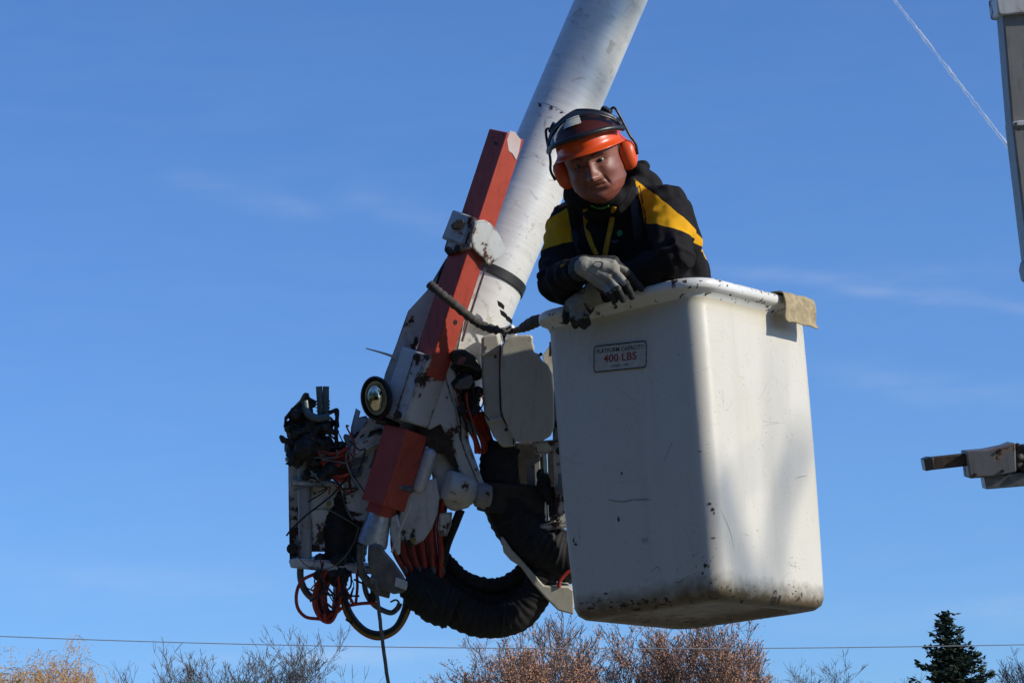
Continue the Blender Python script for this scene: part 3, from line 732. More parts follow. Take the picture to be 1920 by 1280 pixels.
# paint worn white at the top of the lit face and bolt holes
vv = (-CF-rbx*(-CF).dot(rbx)).normalized(); uu = rbx.cross(vv)
if uu.dot(CX) < 0: uu = -uu
nR = (uu+vv).normalized(); nL = (-uu+vv).normalized()
def bface(px, py, side, h=.043, off=.0012):
    n = nR if side > 0 else nL; d = pxdir(px, py); p0 = e0+n*(h+off); return CAM+d*((p0-CAM).dot(n)/d.dot(n))
hl = MB()
def hole(px, py, side, r, h=.043):
    hl.add([bface(px+r*.75*math.cos(a*.5236), py+r*math.sin(a*.5236), side, h) for a in range(12)], [tuple(range(12))])
for a in ((929, 269, -1, 4), (925, 258, -1, 2), (943, 253, -1, 1.6), (854, 604, 1, 5)): hole(*a)
merge(red, hl, 'ink')
wp_ = MB(); wp_.add([bface(x, y, 1) for x, y in ((957, 245), (966, 248), (977, 263), (973, 285), (968, 300), (961, 288), (954, 283), (951, 262))], [tuple(range(8))])
merge(red, wp_, painted('worn_primer', (.62, .58, .56), .5, .02, speck=.4, dirt=.5, dirtcol=(.5, .14, .09)))
# upper bracket: box on the left face, plate on the right face
def axp(x, y, z=0): return P(x, y, z)
k0, k1 = P(887, 408, 0), P(866, 462, 0)
box = MB(); beam(box, k0, k1, .052, .052, 47); bevel(box.build('beam_clamp', 'white_rusty', lift, 20), .006, 3)
def plate_on(name, poly, side, h, th, mat, bev=.002):
    n_ = nR if side > 0 else nL; a_ = [bface(x, y, side, h, 0) for x, y in poly]; n = len(a_)
    vs = a_+[p_-n_*th for p_ in a_]
    o = MB().add(vs, [tuple(range(n)), tuple(range(2*n-1, n-1, -1))]+[(i, (i+1) % n, n+(i+1) % n, n+i) for i in range(n)]).build(name, mat, lift, 20)
    bevel(o, bev, 2); return o
plate_on('clamp_plate', [(884, 448), (887, 430), (892, 418), (898, 414), (910, 413), (920, 419), (930, 430), (940, 447), (947, 466), (947, 474), (942, 479), (920, 497), (914, 497), (905, 484), (893, 472), (886, 462)], 1, .062, .012, 'white_chip')
plate_on('clamp_side', [(846, 424), (872, 416), (892, 412), (889, 424), (884, 450), (880, 462), (838, 478), (832, 470), (833, 462)], -1, .058, .02, 'white_rusty', .004)
prism('clamp_hook', [(845, 422), (856, 413), (868, 410), (872, 418), (862, 430), (848, 430)], -.065, .05, 'oily', lift, .004)
hose('chrome_rod', [(910, 502), (895, 548), (866, 640)], 2.6, 'chrome', lift, z=.0, sm=False)
# lower housing: sleeve round the beam and side plate
h0, h1 = P(800, 664, -.02), P(758, 788, -.02)
hb = MB(); beam(hb, h0, h1, .060, .060, 47); bevel(hb.build('beam_housing', 'white_rusty', lift, 20), .006, 3)
prism('side_plate', [(800, 672), (812, 660), (821, 643), (826, 655), (829, 672), (840, 684), (852, 690), (868, 760), (880, 830), (905, 900), (925, 932), (920, 950), (905, 955), (886, 936), (862, 882), (845, 834), (826, 795), (805, 806), (785, 790), (790, 730)], -.015, .03, 'white_rusty', lift, .006, 3)
prism('rust_gusset', [(780, 792), (800, 780), (822, 772), (836, 800), (852, 840), (866, 880), (846, 872), (832, 850), (815, 850), (798, 830), (785, 815)], -.012, .06, 'rust', lift, .004)
for (x, y, r) in ((781, 669, 7), (746, 778, 8)):
    drum('housing_bolt', P(x, y, -.085), CF, r*PX, .02, 'rust')
# lower red box
l0, l1 = P(762, 806, -.01), P(718, 948, -.03)
lb = MB(); beam(lb, l0, l1, .0525, .0525, 47); lower = bevel(lb.build('lower_red_box', 'red', lift, 20), .004, 3)
beam_in = MB(); beam(beam_in, P(722, 935, -.03), P(712, 965, -.03), .034, .034, 47); bevel(beam_in.build('inner_red_tube', 'red', lower, 20), .003)
d_ = MB(); tube(d_, [P(748, 914, -.10), P(758, 915, -.10), P(759, 915, -.10), P(773, 917, -.10)], [5*PX, 5*PX, 7*PX, 7*PX], 6); d_.build('box_bolt', 'steel', lower, 30)
ca = MB(); capsule(ca, P(806, 852, .0), 15*PX, P(786, 910, .0), 15*PX, 20)
cv = ca.mesh(); link('cast_cover', cv, lift, 'alu')
prism('cover_lip', [(798, 832), (819, 848), (800, 908), (790, 925), (777, 924), (772, 915)], -.01, .05, 'alu', lift, .012, 4)
# pivot boss and disc
prism('pivot_arm', [(800, 838), (830, 842), (852, 870), (884, 905), (888, 940), (878, 952), (850, 960), (830, 948), (812, 905)], .03, .10, 'white', lift, .02, 4)
drum('pivot_boss', P(862, 915, .0), (CX*.9-CU*.25+CF*.35).normalized(), 30*PX, .10, 'white')
drum('pivot_cap', P(905, 928, -.01), (CX*.95-CU*.1+CF*.25).normalized(), 24*PX, .05, 'grey')
prism('round_plate', [(758, 935), (790, 905), (818, 895), (824, 930), (820, 962), (810, 990), (795, 1012), (768, 1027), (750, 1012), (742, 985)], .0, .02, 'white', lift, .004)
drum('plate_bolt', P(775, 1012, -.01), CF, 5.5*PX, .02, 'brass')
prism('chipped_bar', [(824, 962), (848, 960), (846, 985), (838, 1004), (825, 1006), (820, 990)], .02, .03, 'white_chip', lift, .004)
hose('dark_bar', [(864, 955), (852, 985), (838, 1020), (828, 1060)], 9, 'oily', lift, z=.06)
hose('thin_line', [(866, 958), (858, 985), (847, 1005), (840, 1040)], 1.2, 'rubber', lift, z=.03)
# galvanised socket and clevis
tube(MB(), [P(716, 948, -.02), P(708, 978, -.02), P(699, 1015, -.02), P(697, 1022, -.02)], [22*PX, 25*PX, 30*PX, 29*PX], 40).build('galvanised_socket', 'galv', lift, 50)
prism('socket_lug', [(732, 968), (745, 962), (752, 990), (750, 1040), (742, 1040), (730, 1000)], -.04, .03, 'galv', lift, .005)
prism('clevis_plate', [(669, 1018), (681, 1020), (680, 1050), (686, 1075), (705, 1095), (732, 1108), (730, 1122), (708, 1116), (686, 1098), (673, 1078), (668, 1050)], -.02, .022, 'steel', lift, .005, 3)
prism('clevis_plate', [(690, 1022), (704, 1018), (716, 1022), (722, 1034), (738, 1052), (756, 1078), (766, 1098), (758, 1110), (738, 1114), (712, 1102), (696, 1080), (689, 1050)], -.075, .022, 'steel', lift, .006, 3)
prism('clevis_tab', [(742, 1081), (764, 1090), (762, 1106), (740, 1098)], -.085, .008, 'alu', lift, .001)
drum('clevis_pin', P(700, 1085, -.04), CF, 7*PX, .1, 'steel')
hose('clear_strip', [(770, 945), (752, 990), (734, 1035)], 2.0, 'tie', lift, z=-.09, sm=False)
lp = [P(703, 1086, -.085), P(707, 1110, -.09), P(714, 1175, -.09), P(728, 1280, -.09), P(752, 1420, -.09), P(800, 1700, -.1), P(835, 1900, -.12)]
gz = lp[-1]; lp.append(Vector((gz.x+.02, gz.y, .02)))
tube(MB(), catmull(lp, 6), 3.6*PX, 10, wob=lambda t, a: .12*math.sin(a*3+t*900)).build('winch_line', 'rope', None, label='grey woven winch line hanging straight down from the galvanised clevis', cat='rope')
M['reflection_ring'] = plain('cream_reflection_ring', (.60, .54, .34), .25, 0, .5, 30, 0)  # cream colour stands in for the bright reflections around the chrome
# work lamp with chrome reflector
lc = P(706, 746, -.06); la = (-CF*.93-CX*.30+CU*.05).normalized()
lu = (CU*.97+CX*-.1); lu = (lu-la*lu.dot(la)).normalized(); lv = la.cross(lu)
def lampring(spec, mat, name, par):
    vs, fs = [], []; n = 40
    for (ra, rb2, dep) in spec:
        for k in range(n):
            a = 2*math.pi*k/n; vs.append(lc+lv*math.cos(a)*ra*PX+lu*math.sin(a)*rb2*PX*(1.0 if math.sin(a) > 0 else 1.0)+la*dep)
    for j in range(len(spec)-1):
        for k in range(n): fs.append((j*n+k, j*n+(k+1) % n, (j+1)*n+(k+1) % n, (j+1)*n+k))
    fs.append(tuple((len(spec)-1)*n+k for k in range(n))); return MB().add(vs, fs).build(name, mat, par, 50)
lamp = lampring([(10, 18, -.10), (24, 36, -.05), (30, 42, -.01), (31.5, 43, .01), (28.5, 40, .018), (25, 36, .006), (23, 34, -.002)], 'black', 'work_lamp', lift)
mg, mt_, mbb = newmat('amber_chrome_reflector'); mbb.inputs['Metallic'].default_value = 1; mbb.inputs['Roughness'].default_value = .08; mbb.inputs['Base Color'].default_value = (.78, .70, .48, 1)
lampring([(23, 34, .004), (21.5, 32, .012), (19, 29, .006), (17, 27, .002)], 'reflection_ring', 'reflection_ring', lamp)
lampring([(17.5, 27.5, .0125), (15, 24.5, .022), (9, 16, .030), (4, 7, .033), (2, 3, .0335)], mg, 'reflector', lamp)
lampring([(3, 4, .02), (3, 4, .034), (2, 3, .037)], 'brass', 'lamp_bulb', lamp)
hose('lamp_arm', [(706, 785, .0), (722, 790, .0), (745, 800, .02)], 9, 'black', lamp)
hose('cable_tie', [(686, 653), (705, 658), (722, 663), (737, 668)], lambda t: PX*(1.2+1.6*t), 'tie', lift, z=.05)
prism('tie_head', [(735, 664), (742, 666), (741, 673), (734, 671)], .045, .015, 'tie', lift, .001)
# ---- valve block cluster, right of the side plate
hs_ = MB()
for q in ((862, 668, .0, 18), (878, 690, .02, 22), (868, 720, .0, 24), (880, 745, .03, 20), (890, 700, .03, 18), (865, 750, .02, 14), (895, 735, .05, 15)):
    ellipsoid(hs_, P(q[0], q[1], q[2]), (CX*q[3]*PX, CU*q[3]*PX*.8, CF*.05), 14)
for k in range(14):
    rr_ = random.Random(k); c = P(rr_.uniform(848, 900), rr_.uniform(665, 765), rr_.uniform(-.04, .02)); beam(hs_, c, c+Vector((rr_.uniform(-.03, .03), 0, -.03)), .01, .012, rr_.uniform(0, 90))
link('valve_block', remesh(hs_, .0035, 1, lambda c: .003*noise.noise(c*90)), lift, 'oily', 60)
prism('handle_guard', [(842, 664), (850, 655), (872, 654), (892, 668), (903, 688), (900, 700), (880, 690), (850, 684)], -.045, .04, 'black', lift, .012, 3)
M['pink'] = plain('faded_pink_label', (.22, .07, .07), .6)
MB().add([P(x, y, -.047) for x, y in ((860, 672), (866, 668), (873, 669), (873, 676), (866, 683), (859, 684), (857, 679))], [tuple(range(7))]).build('faded_label', 'pink', lift)
for i, (x0, y0, x1, y1) in enumerate(((856, 745, 872, 800), (866, 750, 884, 812), (876, 755, 893, 815), (848, 740, 862, 790))):
    hose('valve_pipe', [(x0, y0), ((x0+x1)/2-2, (y0+y1)/2), (x1, y1)], 4, 'steel', lift, z=-.03+.01*i)
prism('valve_bracket', [(862, 712), (884, 702), (888, 716), (880, 728), (860, 730), (852, 724)], -.05, .012, 'steel', lift, .002)
rnd = random.Random(2)
for i in range(6):
    x = 872+i*7
    hose('hydraulic_hose', [(x, 770+rnd.uniform(-6, 6)), (x+6, 800), (x+16+rnd.uniform(-3, 3), 825), (x+22, 850)], 4.6, 'hose_red', lift, z=.0+.012*i)
# ---- control cover, two moulded shells
prism('control_cover', [(902, 632), (918, 626), (934, 623), (940, 650), (943, 700), (943, 770), (952, 797), (966, 806), (968, 836), (942, 839), (925, 818), (908, 782), (903, 705)], -.02, .19, 'cream', lift, .010, 4)
prism('cover_band', [(901.5, 661), (938, 653), (938, 661), (901.5, 669)], -.026, .02, 'cream', lift, .004)
prism('cover_band', [(910, 786), (948, 777), (952, 786), (914, 795)], -.026, .02, 'cream', lift, .004)
prism('control_shell', [(940, 648), (946, 640), (957, 633), (972, 628), (995, 627), (1000, 633), (999, 642), (1002, 650), (1001, 660), (1012, 664), (1014, 673), (1028, 684), (1035, 700), (1038, 730), (1039, 800), (1033, 817), (1018, 826), (985, 831), (966, 828), (952, 800), (941, 772), (938, 700)], -.05, .22, 'cream', lift, .02, 6)
for (x, y) in ((929, 668), (949, 805), (1014, 664)): drum('cover_screw', P(x, y, -.045), CF, 3.5*PX, .012, 'rubber')
hose('cover_seam', [(938, 650), (937, 700), (939, 770), (950, 796), (962, 812), (963, 834)], 1.4, 'rubber', lift, z=-.028)
prism('cover_socket', [(937, 618), (962, 605), (972, 630), (950, 645), (940, 640)], .04, .05, 'alu', lift, .01)
for (x, y) in ((945, 592), (940, 575), (955, 602)): prism('torn_label', [(x-8, y-12), (x-6, y-2), (x+5, y+6), (x+6, y-2), (x, y-8)], .165-.02, .003, 'oily', lift, 0)
# ---- bucket mount behind the cover
prism('mount_ear', [(1016, 668), (1034, 642), (1046, 652), (1048, 684), (1038, 704), (1026, 690)], .02, .015, 'cream', lift, .003)
prism('mount_ear_clip', [(1030, 640), (1036, 642), (1034, 668), (1029, 668)], .0, .01, 'rubber', lift, .001)
prism('mount_post', [(1034, 700), (1050, 690), (1056, 828), (1037, 828)], .06, .06, 'grey', lift, .004)
drum('mount_bolt', P(1048, 795, .05), CF, 9*PX, .02, 'oily')
prism('mount_cap', [(996, 829), (1056, 824), (1057, 834), (1040, 838), (1038, 850), (1004, 852), (1002, 838)], .02, .09, 'white_chip', lift, .004)
prism('mount_back', [(986, 860), (1012, 852), (1016, 985), (993, 988)], .08, .015, 'grey', lift, .002)
ms = MB(); beam(ms, P(1066, 905, .10), B(-.08, .285, .42), .035, .05, 0); bevel(ms.build('mount_shaft', 'grey', lift, 20), .006)
ms = MB(); beam(ms, P(905, 930, .02), P(1046, 940, .12), .05, .05, 0); bevel(ms.build('pivot_shaft', 'oily', lift, 20), .006)
hose('mount_rod', [(1020, 850), (1024, 985)], 7, 'chrome', lift, z=.06, sm=False)
prism('mount_plate', [(1036, 832), (1056, 828), (1070, 978), (1043, 984)], .03, .02, 'white_chip', lift, .003)
for (x, y, r) in ((1049, 845, 9), (1054, 868, 5), (1056, 915, 6), (1060, 935, 10)): drum('mount_bolt', P(x, y, .028), CF, r*PX*.8, .018, 'rust')
prism('mount_foot', [(990, 986), (1068, 976), (1070, 988), (1012, 996), (996, 998)], .01, .12, 'white_rusty', lift, .003)
rg = MB()
for q in ((1012, 890, 8), (1020, 905, 14), (1026, 925, 12), (1014, 915, 9), (1032, 938, 7)): ellipsoid(rg, P(q[0], q[1], .04), (CX*q[2]*PX, CU*q[2]*1.5*PX, CF*.02), 14)
link('rag', remesh(rg, .003, 2, lambda c: .004*noise.noise(c*60)), lift, 'fabric', 60)
rg = MB()
for k in range(22):
    rr_ = random.Random(k+50); a = P(rr_.uniform(985, 1040), rr_.uniform(968, 984), .03); tube(rg, [a, a+Vector((rr_.uniform(-.02, .02), 0, rr_.uniform(-.012, .014)))], .004, 5)
rg.build('debris', 'oily', lift)
hose('latch', [(958, 905), (972, 902)], 6, 'brass', lift, z=.05, sm=False)
prism('back_plate', [(930, 830), (1040, 830), (1046, 985), (1075, 1000), (1078, 1090), (1060, 1100), (985, 1010), (945, 900)], .20, .03, 'oily', lift, .004)
# ---- step / scuff guard below
prism('step_guard', [(939, 1005), (945, 1008), (960, 1030), (976, 1047), (998, 1072), (1020, 1097), (1066, 1099), (1076, 1106), (1076, 1152), (1046, 1144), (1022, 1120), (1000, 1095), (976, 1062), (957, 1050), (944, 1035)], -.0, .16, 'cream', lift, .01, 3)
hose('drain_hose', [(1078, 1066), (1062, 1074), (1050, 1088), (1048, 1100)], 4, 'hose_red', lift, z=-.0)
# ---- fabric covered hose bundles
def gath(f, amp): return lambda t, a: amp*((.55+1.1*abs(noise.noise(Vector((t*7, math.cos(a), math.sin(a)*1.3+5)))))*math.sin(t*f*6.28+1.6*math.sin(a+t*5)+5*noise.noise(Vector((t*6, math.cos(a)*.7, 1))))+1.3*noise.noise(Vector((t*22, math.cos(a)*2, math.sin(a)*2)))+.9*noise.noise(Vector((t*5, math.cos(a), math.sin(a)))))
def bundle(name, pts, rl, f, amp, z=0, mat='fabric', label=None):
    q = catmull(pt(pts, z), 16); n = len(q)
    rs = [rl[min(len(rl)-1, int(i/n*(len(rl)-1)))]*(1-(i/n*(len(rl)-1)) % 1)+rl[min(len(rl)-1, int(i/n*(len(rl)-1))+1)]*((i/n*(len(rl)-1)) % 1) for i in range(n)]
    return tube(MB(), q, [r*PX for r in rs], 36, wob=gath(f, amp)).build(name, mat, lift, 180)
bundle('hose_bundle', [(945, 832), (936, 860), (938, 910), (958, 965), (996, 1012), (1040, 1040), (1085, 1052)], [34, 38, 40, 46, 50, 48, 44], 24, .026, .07)
bundle('hose_bundle', [(790, 1070), (812, 1105), (858, 1143), (912, 1163), (966, 1152), (1002, 1115), (1022, 1068), (1050, 1040)], [26, 34, 37, 34, 36, 32, 30, 28], 30, .030, .06)
bundle('hose_bundle', [(822, 1060), (845, 1092), (885, 1120), (935, 1128), (978, 1105), (1006, 1070)], [18, 24, 26, 24, 24, 22], 12, .04, .12)
bundle('hose_bundle', [(835, 1040), (846, 1058), (868, 1080), (900, 1094), (935, 1096), (968, 1082), (990, 1060)], [9, 13, 14, 14, 15, 16, 18], 14, .07, .10)
bundle('hose_bundle', [(760, 1085), (785, 1108), (815, 1130), (850, 1145)], [26, 36, 40, 38], 8, .04, .03)
for i in range(17):
    x = 742+i*5.4; k = i/16; zz = (-.025, .01, .04)[i % 3]
    hose('hydraulic_hose', [(x+8, 930+10*rnd.random()), (x-4+6*k, 985+10*rnd.random()), (x-4+10*k, 1030), (x+16-14*k, 1066+4*rnd.random()), (x+34-34*k, 1100)], 4.8, 'hose_red', lift, z=zz+.065)
# braided cable from the beam to the bucket rim
bc = catmull(pt([(806, 533, -.10), (820, 545, -.12), (845, 565, -.12), (878, 592, -.10), (905, 610, -.09), (935, 619, -.08), (965, 620, -.06), (985, 612, -.24), (1005, 602, -.36), (1024, 597, -.44)]), 14)
nb_ = len(bc)
tube(MB(), bc, [PX*(8.5 if i < nb_*.55 else 6 if i < nb_*.70 else 6+5*math.sin(math.pi*min(1, (i/nb_-.70)/.3))) for i in range(nb_)], 18, wob=lambda t, a: .10*math.sin(a*2+t*150)+.06*math.sin(t*260)).build('braided_cable', 'grime', lift, 180)
for (x0, y0, x1, y1) in ((942, 622, 946, 640), (950, 622, 944, 636), (948, 618, 958, 612)): hose('cable_clip', [(x0, y0), (x1, y1)], 2, 'rubber', lift, z=-.07, sm=False)
# ---- left manifold: brackets, tubes, valve clump
prism('manifold_channel', [(540, 846), (551, 850), (578, 862), (582, 905), (580, 1052), (543, 1056), (541, 950)], .10, .05, 'white_rusty', lift, .003)
hose('manifold_tube', [(572, 862), (572, 905)], 15, 'grey', lift, z=.08, sm=False)
hose('manifold_tube', [(570, 912), (573, 1046)], 13, 'grey', lift, z=.07, sm=False)
drum('manifold_stub', P(588, 896, .06), CU, 14*PX, .035, 'grey')
prism('manifold_shelf', [(544, 904), (548, 899), (614, 902), (640, 908), (612, 914), (546, 912)], .04, .12, 'white_rusty', lift, .002)
prism('manifold_plate', [(581, 912), (598, 907), (630, 905), (642, 912), (632, 948), (622, 985), (617, 1034), (583, 1034)], .08, .012, 'white_chip', lift, .003)
drum('plate_washer', P(616, 944, .075), CF, 12*PX, .008, 'white'); drum('plate_bolt', P(617, 944, .07), CF, 5*PX, .012, 'brass')
prism('lower_shelf', [(541, 1050), (556, 1046), (610, 1050), (700, 1062), (700, 1076), (640, 1074), (545, 1064)], .04, .14, 'white_rusty', lift, .003)
drum('eye_hole', P(559, 887, .085), CF, 4.5*PX, .006, 'tie'); drum('manifold_knob', P(548, 1028, .08), CF, 11*PX, .02, 'oily')
hose('manifold_lever', [(535, 861), (548, 860), (560, 864)], 4, 'tie', lift, z=.06)
bundle('bellows', [(652, 925, .10), (640, 960, .10), (634, 1000, .10), (634, 1050, .10)], [22, 27, 30, 26], 10, .05, 0)
bundle('bellows', [(665, 935, .14), (668, 990, .14), (662, 1050, .14)], [24, 26, 24], 8, .05, 0, 'rubber')
cl = MB(); rnd = random.Random(5)
for (x, y, r) in ((556, 778, 16), (572, 768, 15), (545, 800, 13), (560, 810, 24), (585, 800, 26), (552, 840, 20), (575, 840, 26), (605, 838, 24), (628, 850, 22), (560, 862, 16), (592, 872, 26), (620, 880, 20), (645, 872, 14), (610, 800, 14), (640, 835, 9), (578, 890, 14), (606, 893, 12)):
    ellipsoid(cl, P(x, y, .08+rnd.uniform(-.03, .03)), (CX*r*PX, CU*r*PX, CF*.06), 14)
for k in range(40):
    c = P(rnd.uniform(548, 612), rnd.uniform(790, 885), rnd.uniform(.03, .08)); v = Vector((rnd.gauss(0, 1), rnd.gauss(0, 1), rnd.gauss(0, 1))).normalized()
    beam(cl, c, c+v*rnd.uniform(.02, .05), .008, .009, rnd.uniform(0, 90))
link('valve_cluster', remesh(cl, .004, 1, lambda c: .006*noise.noise(c*45)+.003*noise.noise(c*120)), lift, 'oily', 60)
prism('cluster_top', [(566, 742), (570, 736), (577, 737), (579, 745), (592, 752), (590, 764), (560, 768), (545, 775), (535, 790), (532, 800), (533, 782), (546, 766), (562, 750)], .05, .05, 'oily', lift, .004)
for (x0, x1) in ((598, 601), (611, 611)):
    hose('pvc_fitting', [(x0, 724, .05), (x1, 770, .05), (x1-2, 788, .06)], 6.5, 'pvc', lift)
    for y in (752, 758, 764, 770): drum('fitting_ring', P(x0+(x1-x0)*(y-724)/46, y, .05), CU, 8.2*PX, .006, 'pvc')
hose('pvc_elbow', [(572, 752, .05), (577, 775, .04), (596, 784, .03), (618, 780, .03)], 7.5, 'pvc', lift)
hose('hooked_line', [(615, 775), (626, 770), (632, 769), (632, 782), (630, 805), (631, 832)], 4, 'oily', lift, z=.05)
hose('hooked_line', [(600, 780), (618, 782), (634, 800), (628, 770)], 2.4, 'oily', lift, z=.06)
for i in range(8):
    y = 835+i*7
    hose('hydraulic_hose', [(585+i*3, y-14), (600+i*3, y+8), (625+i*2, y+16), (655, y+4+i)], 4.2, 'hose_red', lift, z=.03+.008*(i % 3))
hose('control_wire', [(537, 1004), (548, 990), (575, 965), (600, 946), (622, 928), (640, 908), (654, 896)], 1.8, 'rubber', lift, z=.03)
hose('control_wire', [(560, 980), (585, 957), (612, 955), (640, 968), (668, 985), (690, 1000)], 1.2, 'hose_grey', lift, z=.03)
hose('control_wire', [(560, 1045), (578, 1062), (612, 1066), (640, 1050), (662, 1020), (672, 990)], 1.2, 'hose_grey', lift, z=.0)
# hanging hoses below
hose('bent_steel_tube', [(563, 1062), (564, 1085), (572, 1106), (586, 1120), (602, 1120)], 7, 'steel', lift, z=.08)
hose('bent_steel_tube', [(684, 1072), (684, 1100), (692, 1122), (708, 1138), (732, 1148), (745, 1140), (750, 1130)], 5.5, 'steel', lift, z=.08)
hose('down_tube', [(669, 1070), (670, 1100), (667, 1132)], 3, 'hose_red', lift, z=.05)
hose('loop_hose', [(590, 1075), (566, 1088), (556, 1112), (558, 1138), (572, 1155), (592, 1159), (612, 1158), (640, 1140), (668, 1132), (700, 1130), (712, 1136)], 3.4, 'hose_red', lift, z=.04)
for i in range(6):
    hose('coil_hose', [(612+i*3, 1070), (594+i*4, 1095+i), (588+i*4.5, 1130-i*2), (600+i*3, 1158-i*3), (618+i*2, 1166-i*4), (630-i, 1150-i*2), (638-i*2, 1118), (634, 1080)], 3.4, 'hose_red' if i != 2 else 'oily', lift, z=.03+.011*i)
hose('hose_end', [(608, 1150), (609, 1166)], 4.5, 'hose_red', lift, z=.03, sm=False)
for i, (dx, mt) in enumerate(((0, 'rubber'), (4, 'hose_yellow'), (7.5, 'hose_red'), (-4, 'hose_grey'))):
    hose('loop_hose', [(642-dx*.3, 1080), (644-dx*.6, 1112), (656-dx*.8, 1150+dx*.4), (682-dx*.5, 1180+dx*.7), (712, 1189+dx), (742+dx*.5, 1176+dx*.6), (760+dx*.9, 1142+dx*.3), (764+dx, 1108)], 3.6, mt, lift, z=.03+.008*i)
hose('hose_stub', [(648, 1160), (660, 1168)], 2, 'rubber', lift, z=.03, sm=False)
hose('cross_hose', [(640, 1090), (652, 1112), (664, 1134)], 3, 'hose_red', lift, z=.04)
cl = MB()
for k in range(26):
    c = P(rnd.uniform(596, 660), rnd.uniform(1045, 1090), rnd.uniform(.04, .1)); ellipsoid(cl, c, (CX*.02, CU*.022, CF*.02), 8)
for k in range(10):
    c = P(rnd.uniform(690, 712), rnd.uniform(1095, 1130), .05); ellipsoid(cl, c, (CX*.008, CU*.008, CF*.01), 8)
link('hose_tangle', remesh(cl, .004, 1, lambda c: .006*noise.noise(c*70)), lift, 'oily', 60)
hose('small_hook', [(732, 1128), (742, 1124), (748, 1130), (740, 1142)], 2, 'steel', lift, z=.05)


# fasteners, weld beads, ties and loose wiring
for (x, y, z, r) in ((771, 700, -.083, 2.2), (748, 762, -.083, 2.0), (833, 705, -.02, 3), (872, 800, -.02, 3), (838, 745, -.02, 2.4), (893, 880, -.02, 3), (690, 915, .055, 2.5), (660, 930, .055, 2.5), (705, 955, .055, 2.5), (590, 925, .075, 3), (593, 1020, .075, 3), (553, 870, .095, 3.2), (549, 935, .095, 3), (551, 1010, .095, 3),
                     (1046, 870, .025, 2.5), (1058, 960, .025, 3), (1000, 970, .075, 3), (1000, 875, .075, 3), (846, 900, .02, 3), (826, 925, .02, 3), (812, 860, .02, 2.6)):
    drum('hex_bolt', P(x, y, z), CF, r*PX, .012, 'steel', lift, 6)
def beads(name, pts, z, r=1.3, mat='white_chip'):
    q_ = catmull(pt(pts, z), 14); m_ = MB()
    tube(m_, q_, [r*PX*(1+.45*math.sin(i*2.2)+.2*rnd.random()) for i in range(len(q_))], 7); m_.build(name, mat, lift)
beads('weld_bead', [(776, 668), (757, 728), (737, 790)], -.075); beads('weld_bead', [(830, 690), (850, 760), (866, 830), (900, 915)], -.018)
beads('weld_bead', [(648, 950), (664, 972), (700, 984), (740, 986)], .06)
for i in range(17):
    if i % 2 == 0:
        x = 742+i*5.4; k = i/16; zz = (-.025, .01, .04)[i % 3]
        c0_ = P(x+16-14*k, 1062, zz+.062); c1_ = P(x+20-18*k, 1074, zz+.062); tube(MB(), [c0_, c1_], [5.8*PX]*2, 8).build('hose_fitting', 'steel', lift, 30)
for (cx_, cy_, z, r, dx_, dy_) in ((940, 912, .07, 41, 1, -.1), (962, 972, .07, 46, .9, -.4), (860, 1143, .06, 38, -.35, .9), (945, 1160, .06, 36, .1, 1), (1004, 1112, .06, 33, .9, .4), (812, 1122, .03, 40, -.5, .8)):
    ax_ = (CX*(-dy_)*-1*0+CX*dy_+CU*dx_*1.0); ax_ = (CX*(-dy_ if abs(dx_) > .5 else 1)*1.0+CU*(-1 if abs(dx_) > .5 else -dx_)).normalized()
    m_ = MB(); tube(m_, [P(cx_, cy_, z)-ax_*.004, P(cx_, cy_, z)-ax_*.0035, P(cx_, cy_, z)+ax_*.0035, P(cx_, cy_, z)+ax_*.004], [r*PX*.9, r*PX*1.035, r*PX*1.035, r*PX*.9], 30); m_.build('strap_tie', 'rubber', lift)
for k in range(26):
    x, y = rnd.uniform(545, 660), rnd.uniform(790, 900)
    hose('loose_wire', [(x, y), (x+rnd.uniform(-25, 25), y+rnd.uniform(-5, 30)), (x+rnd.uniform(-35, 35), y+rnd.uniform(10, 50)), (x+rnd.uniform(-40, 40), y+rnd.uniform(20, 70))], rnd.uniform(1.0, 2.4), rnd.choice(['rubber', 'rubber', 'oily', 'hose_red', 'hose_grey']), lift, z=rnd.uniform(.0, .06), n=7)
for k in range(14):
    x, y = rnd.uniform(595, 700), rnd.uniform(1040, 1075)
    hose('loose_wire', [(x, y), (x+rnd.uniform(-12, 12), y+30), (x+rnd.uniform(-22, 22), y+rnd.uniform(40, 75)), (x+rnd.uniform(-30, 30), y+rnd.uniform(35, 60))], rnd.uniform(.9, 2.2), rnd.choice(['rubber', 'oily', 'hose_red', 'hose_red']), lift, z=rnd.uniform(.0, .06), n=7)
for k in range(12):
    x, y = rnd.uniform(850, 905), rnd.uniform(690, 770)
    hose('loose_wire', [(x, y), (x+rnd.uniform(-10, 14), y+25), (x+rnd.uniform(-10, 25), y+rnd.uniform(40, 70))], rnd.uniform(1.2, 2.6), rnd.choice(['rubber', 'oily', 'hose_red']), lift, z=rnd.uniform(-.06, -.03), n=7)
ZOFF = 0.0
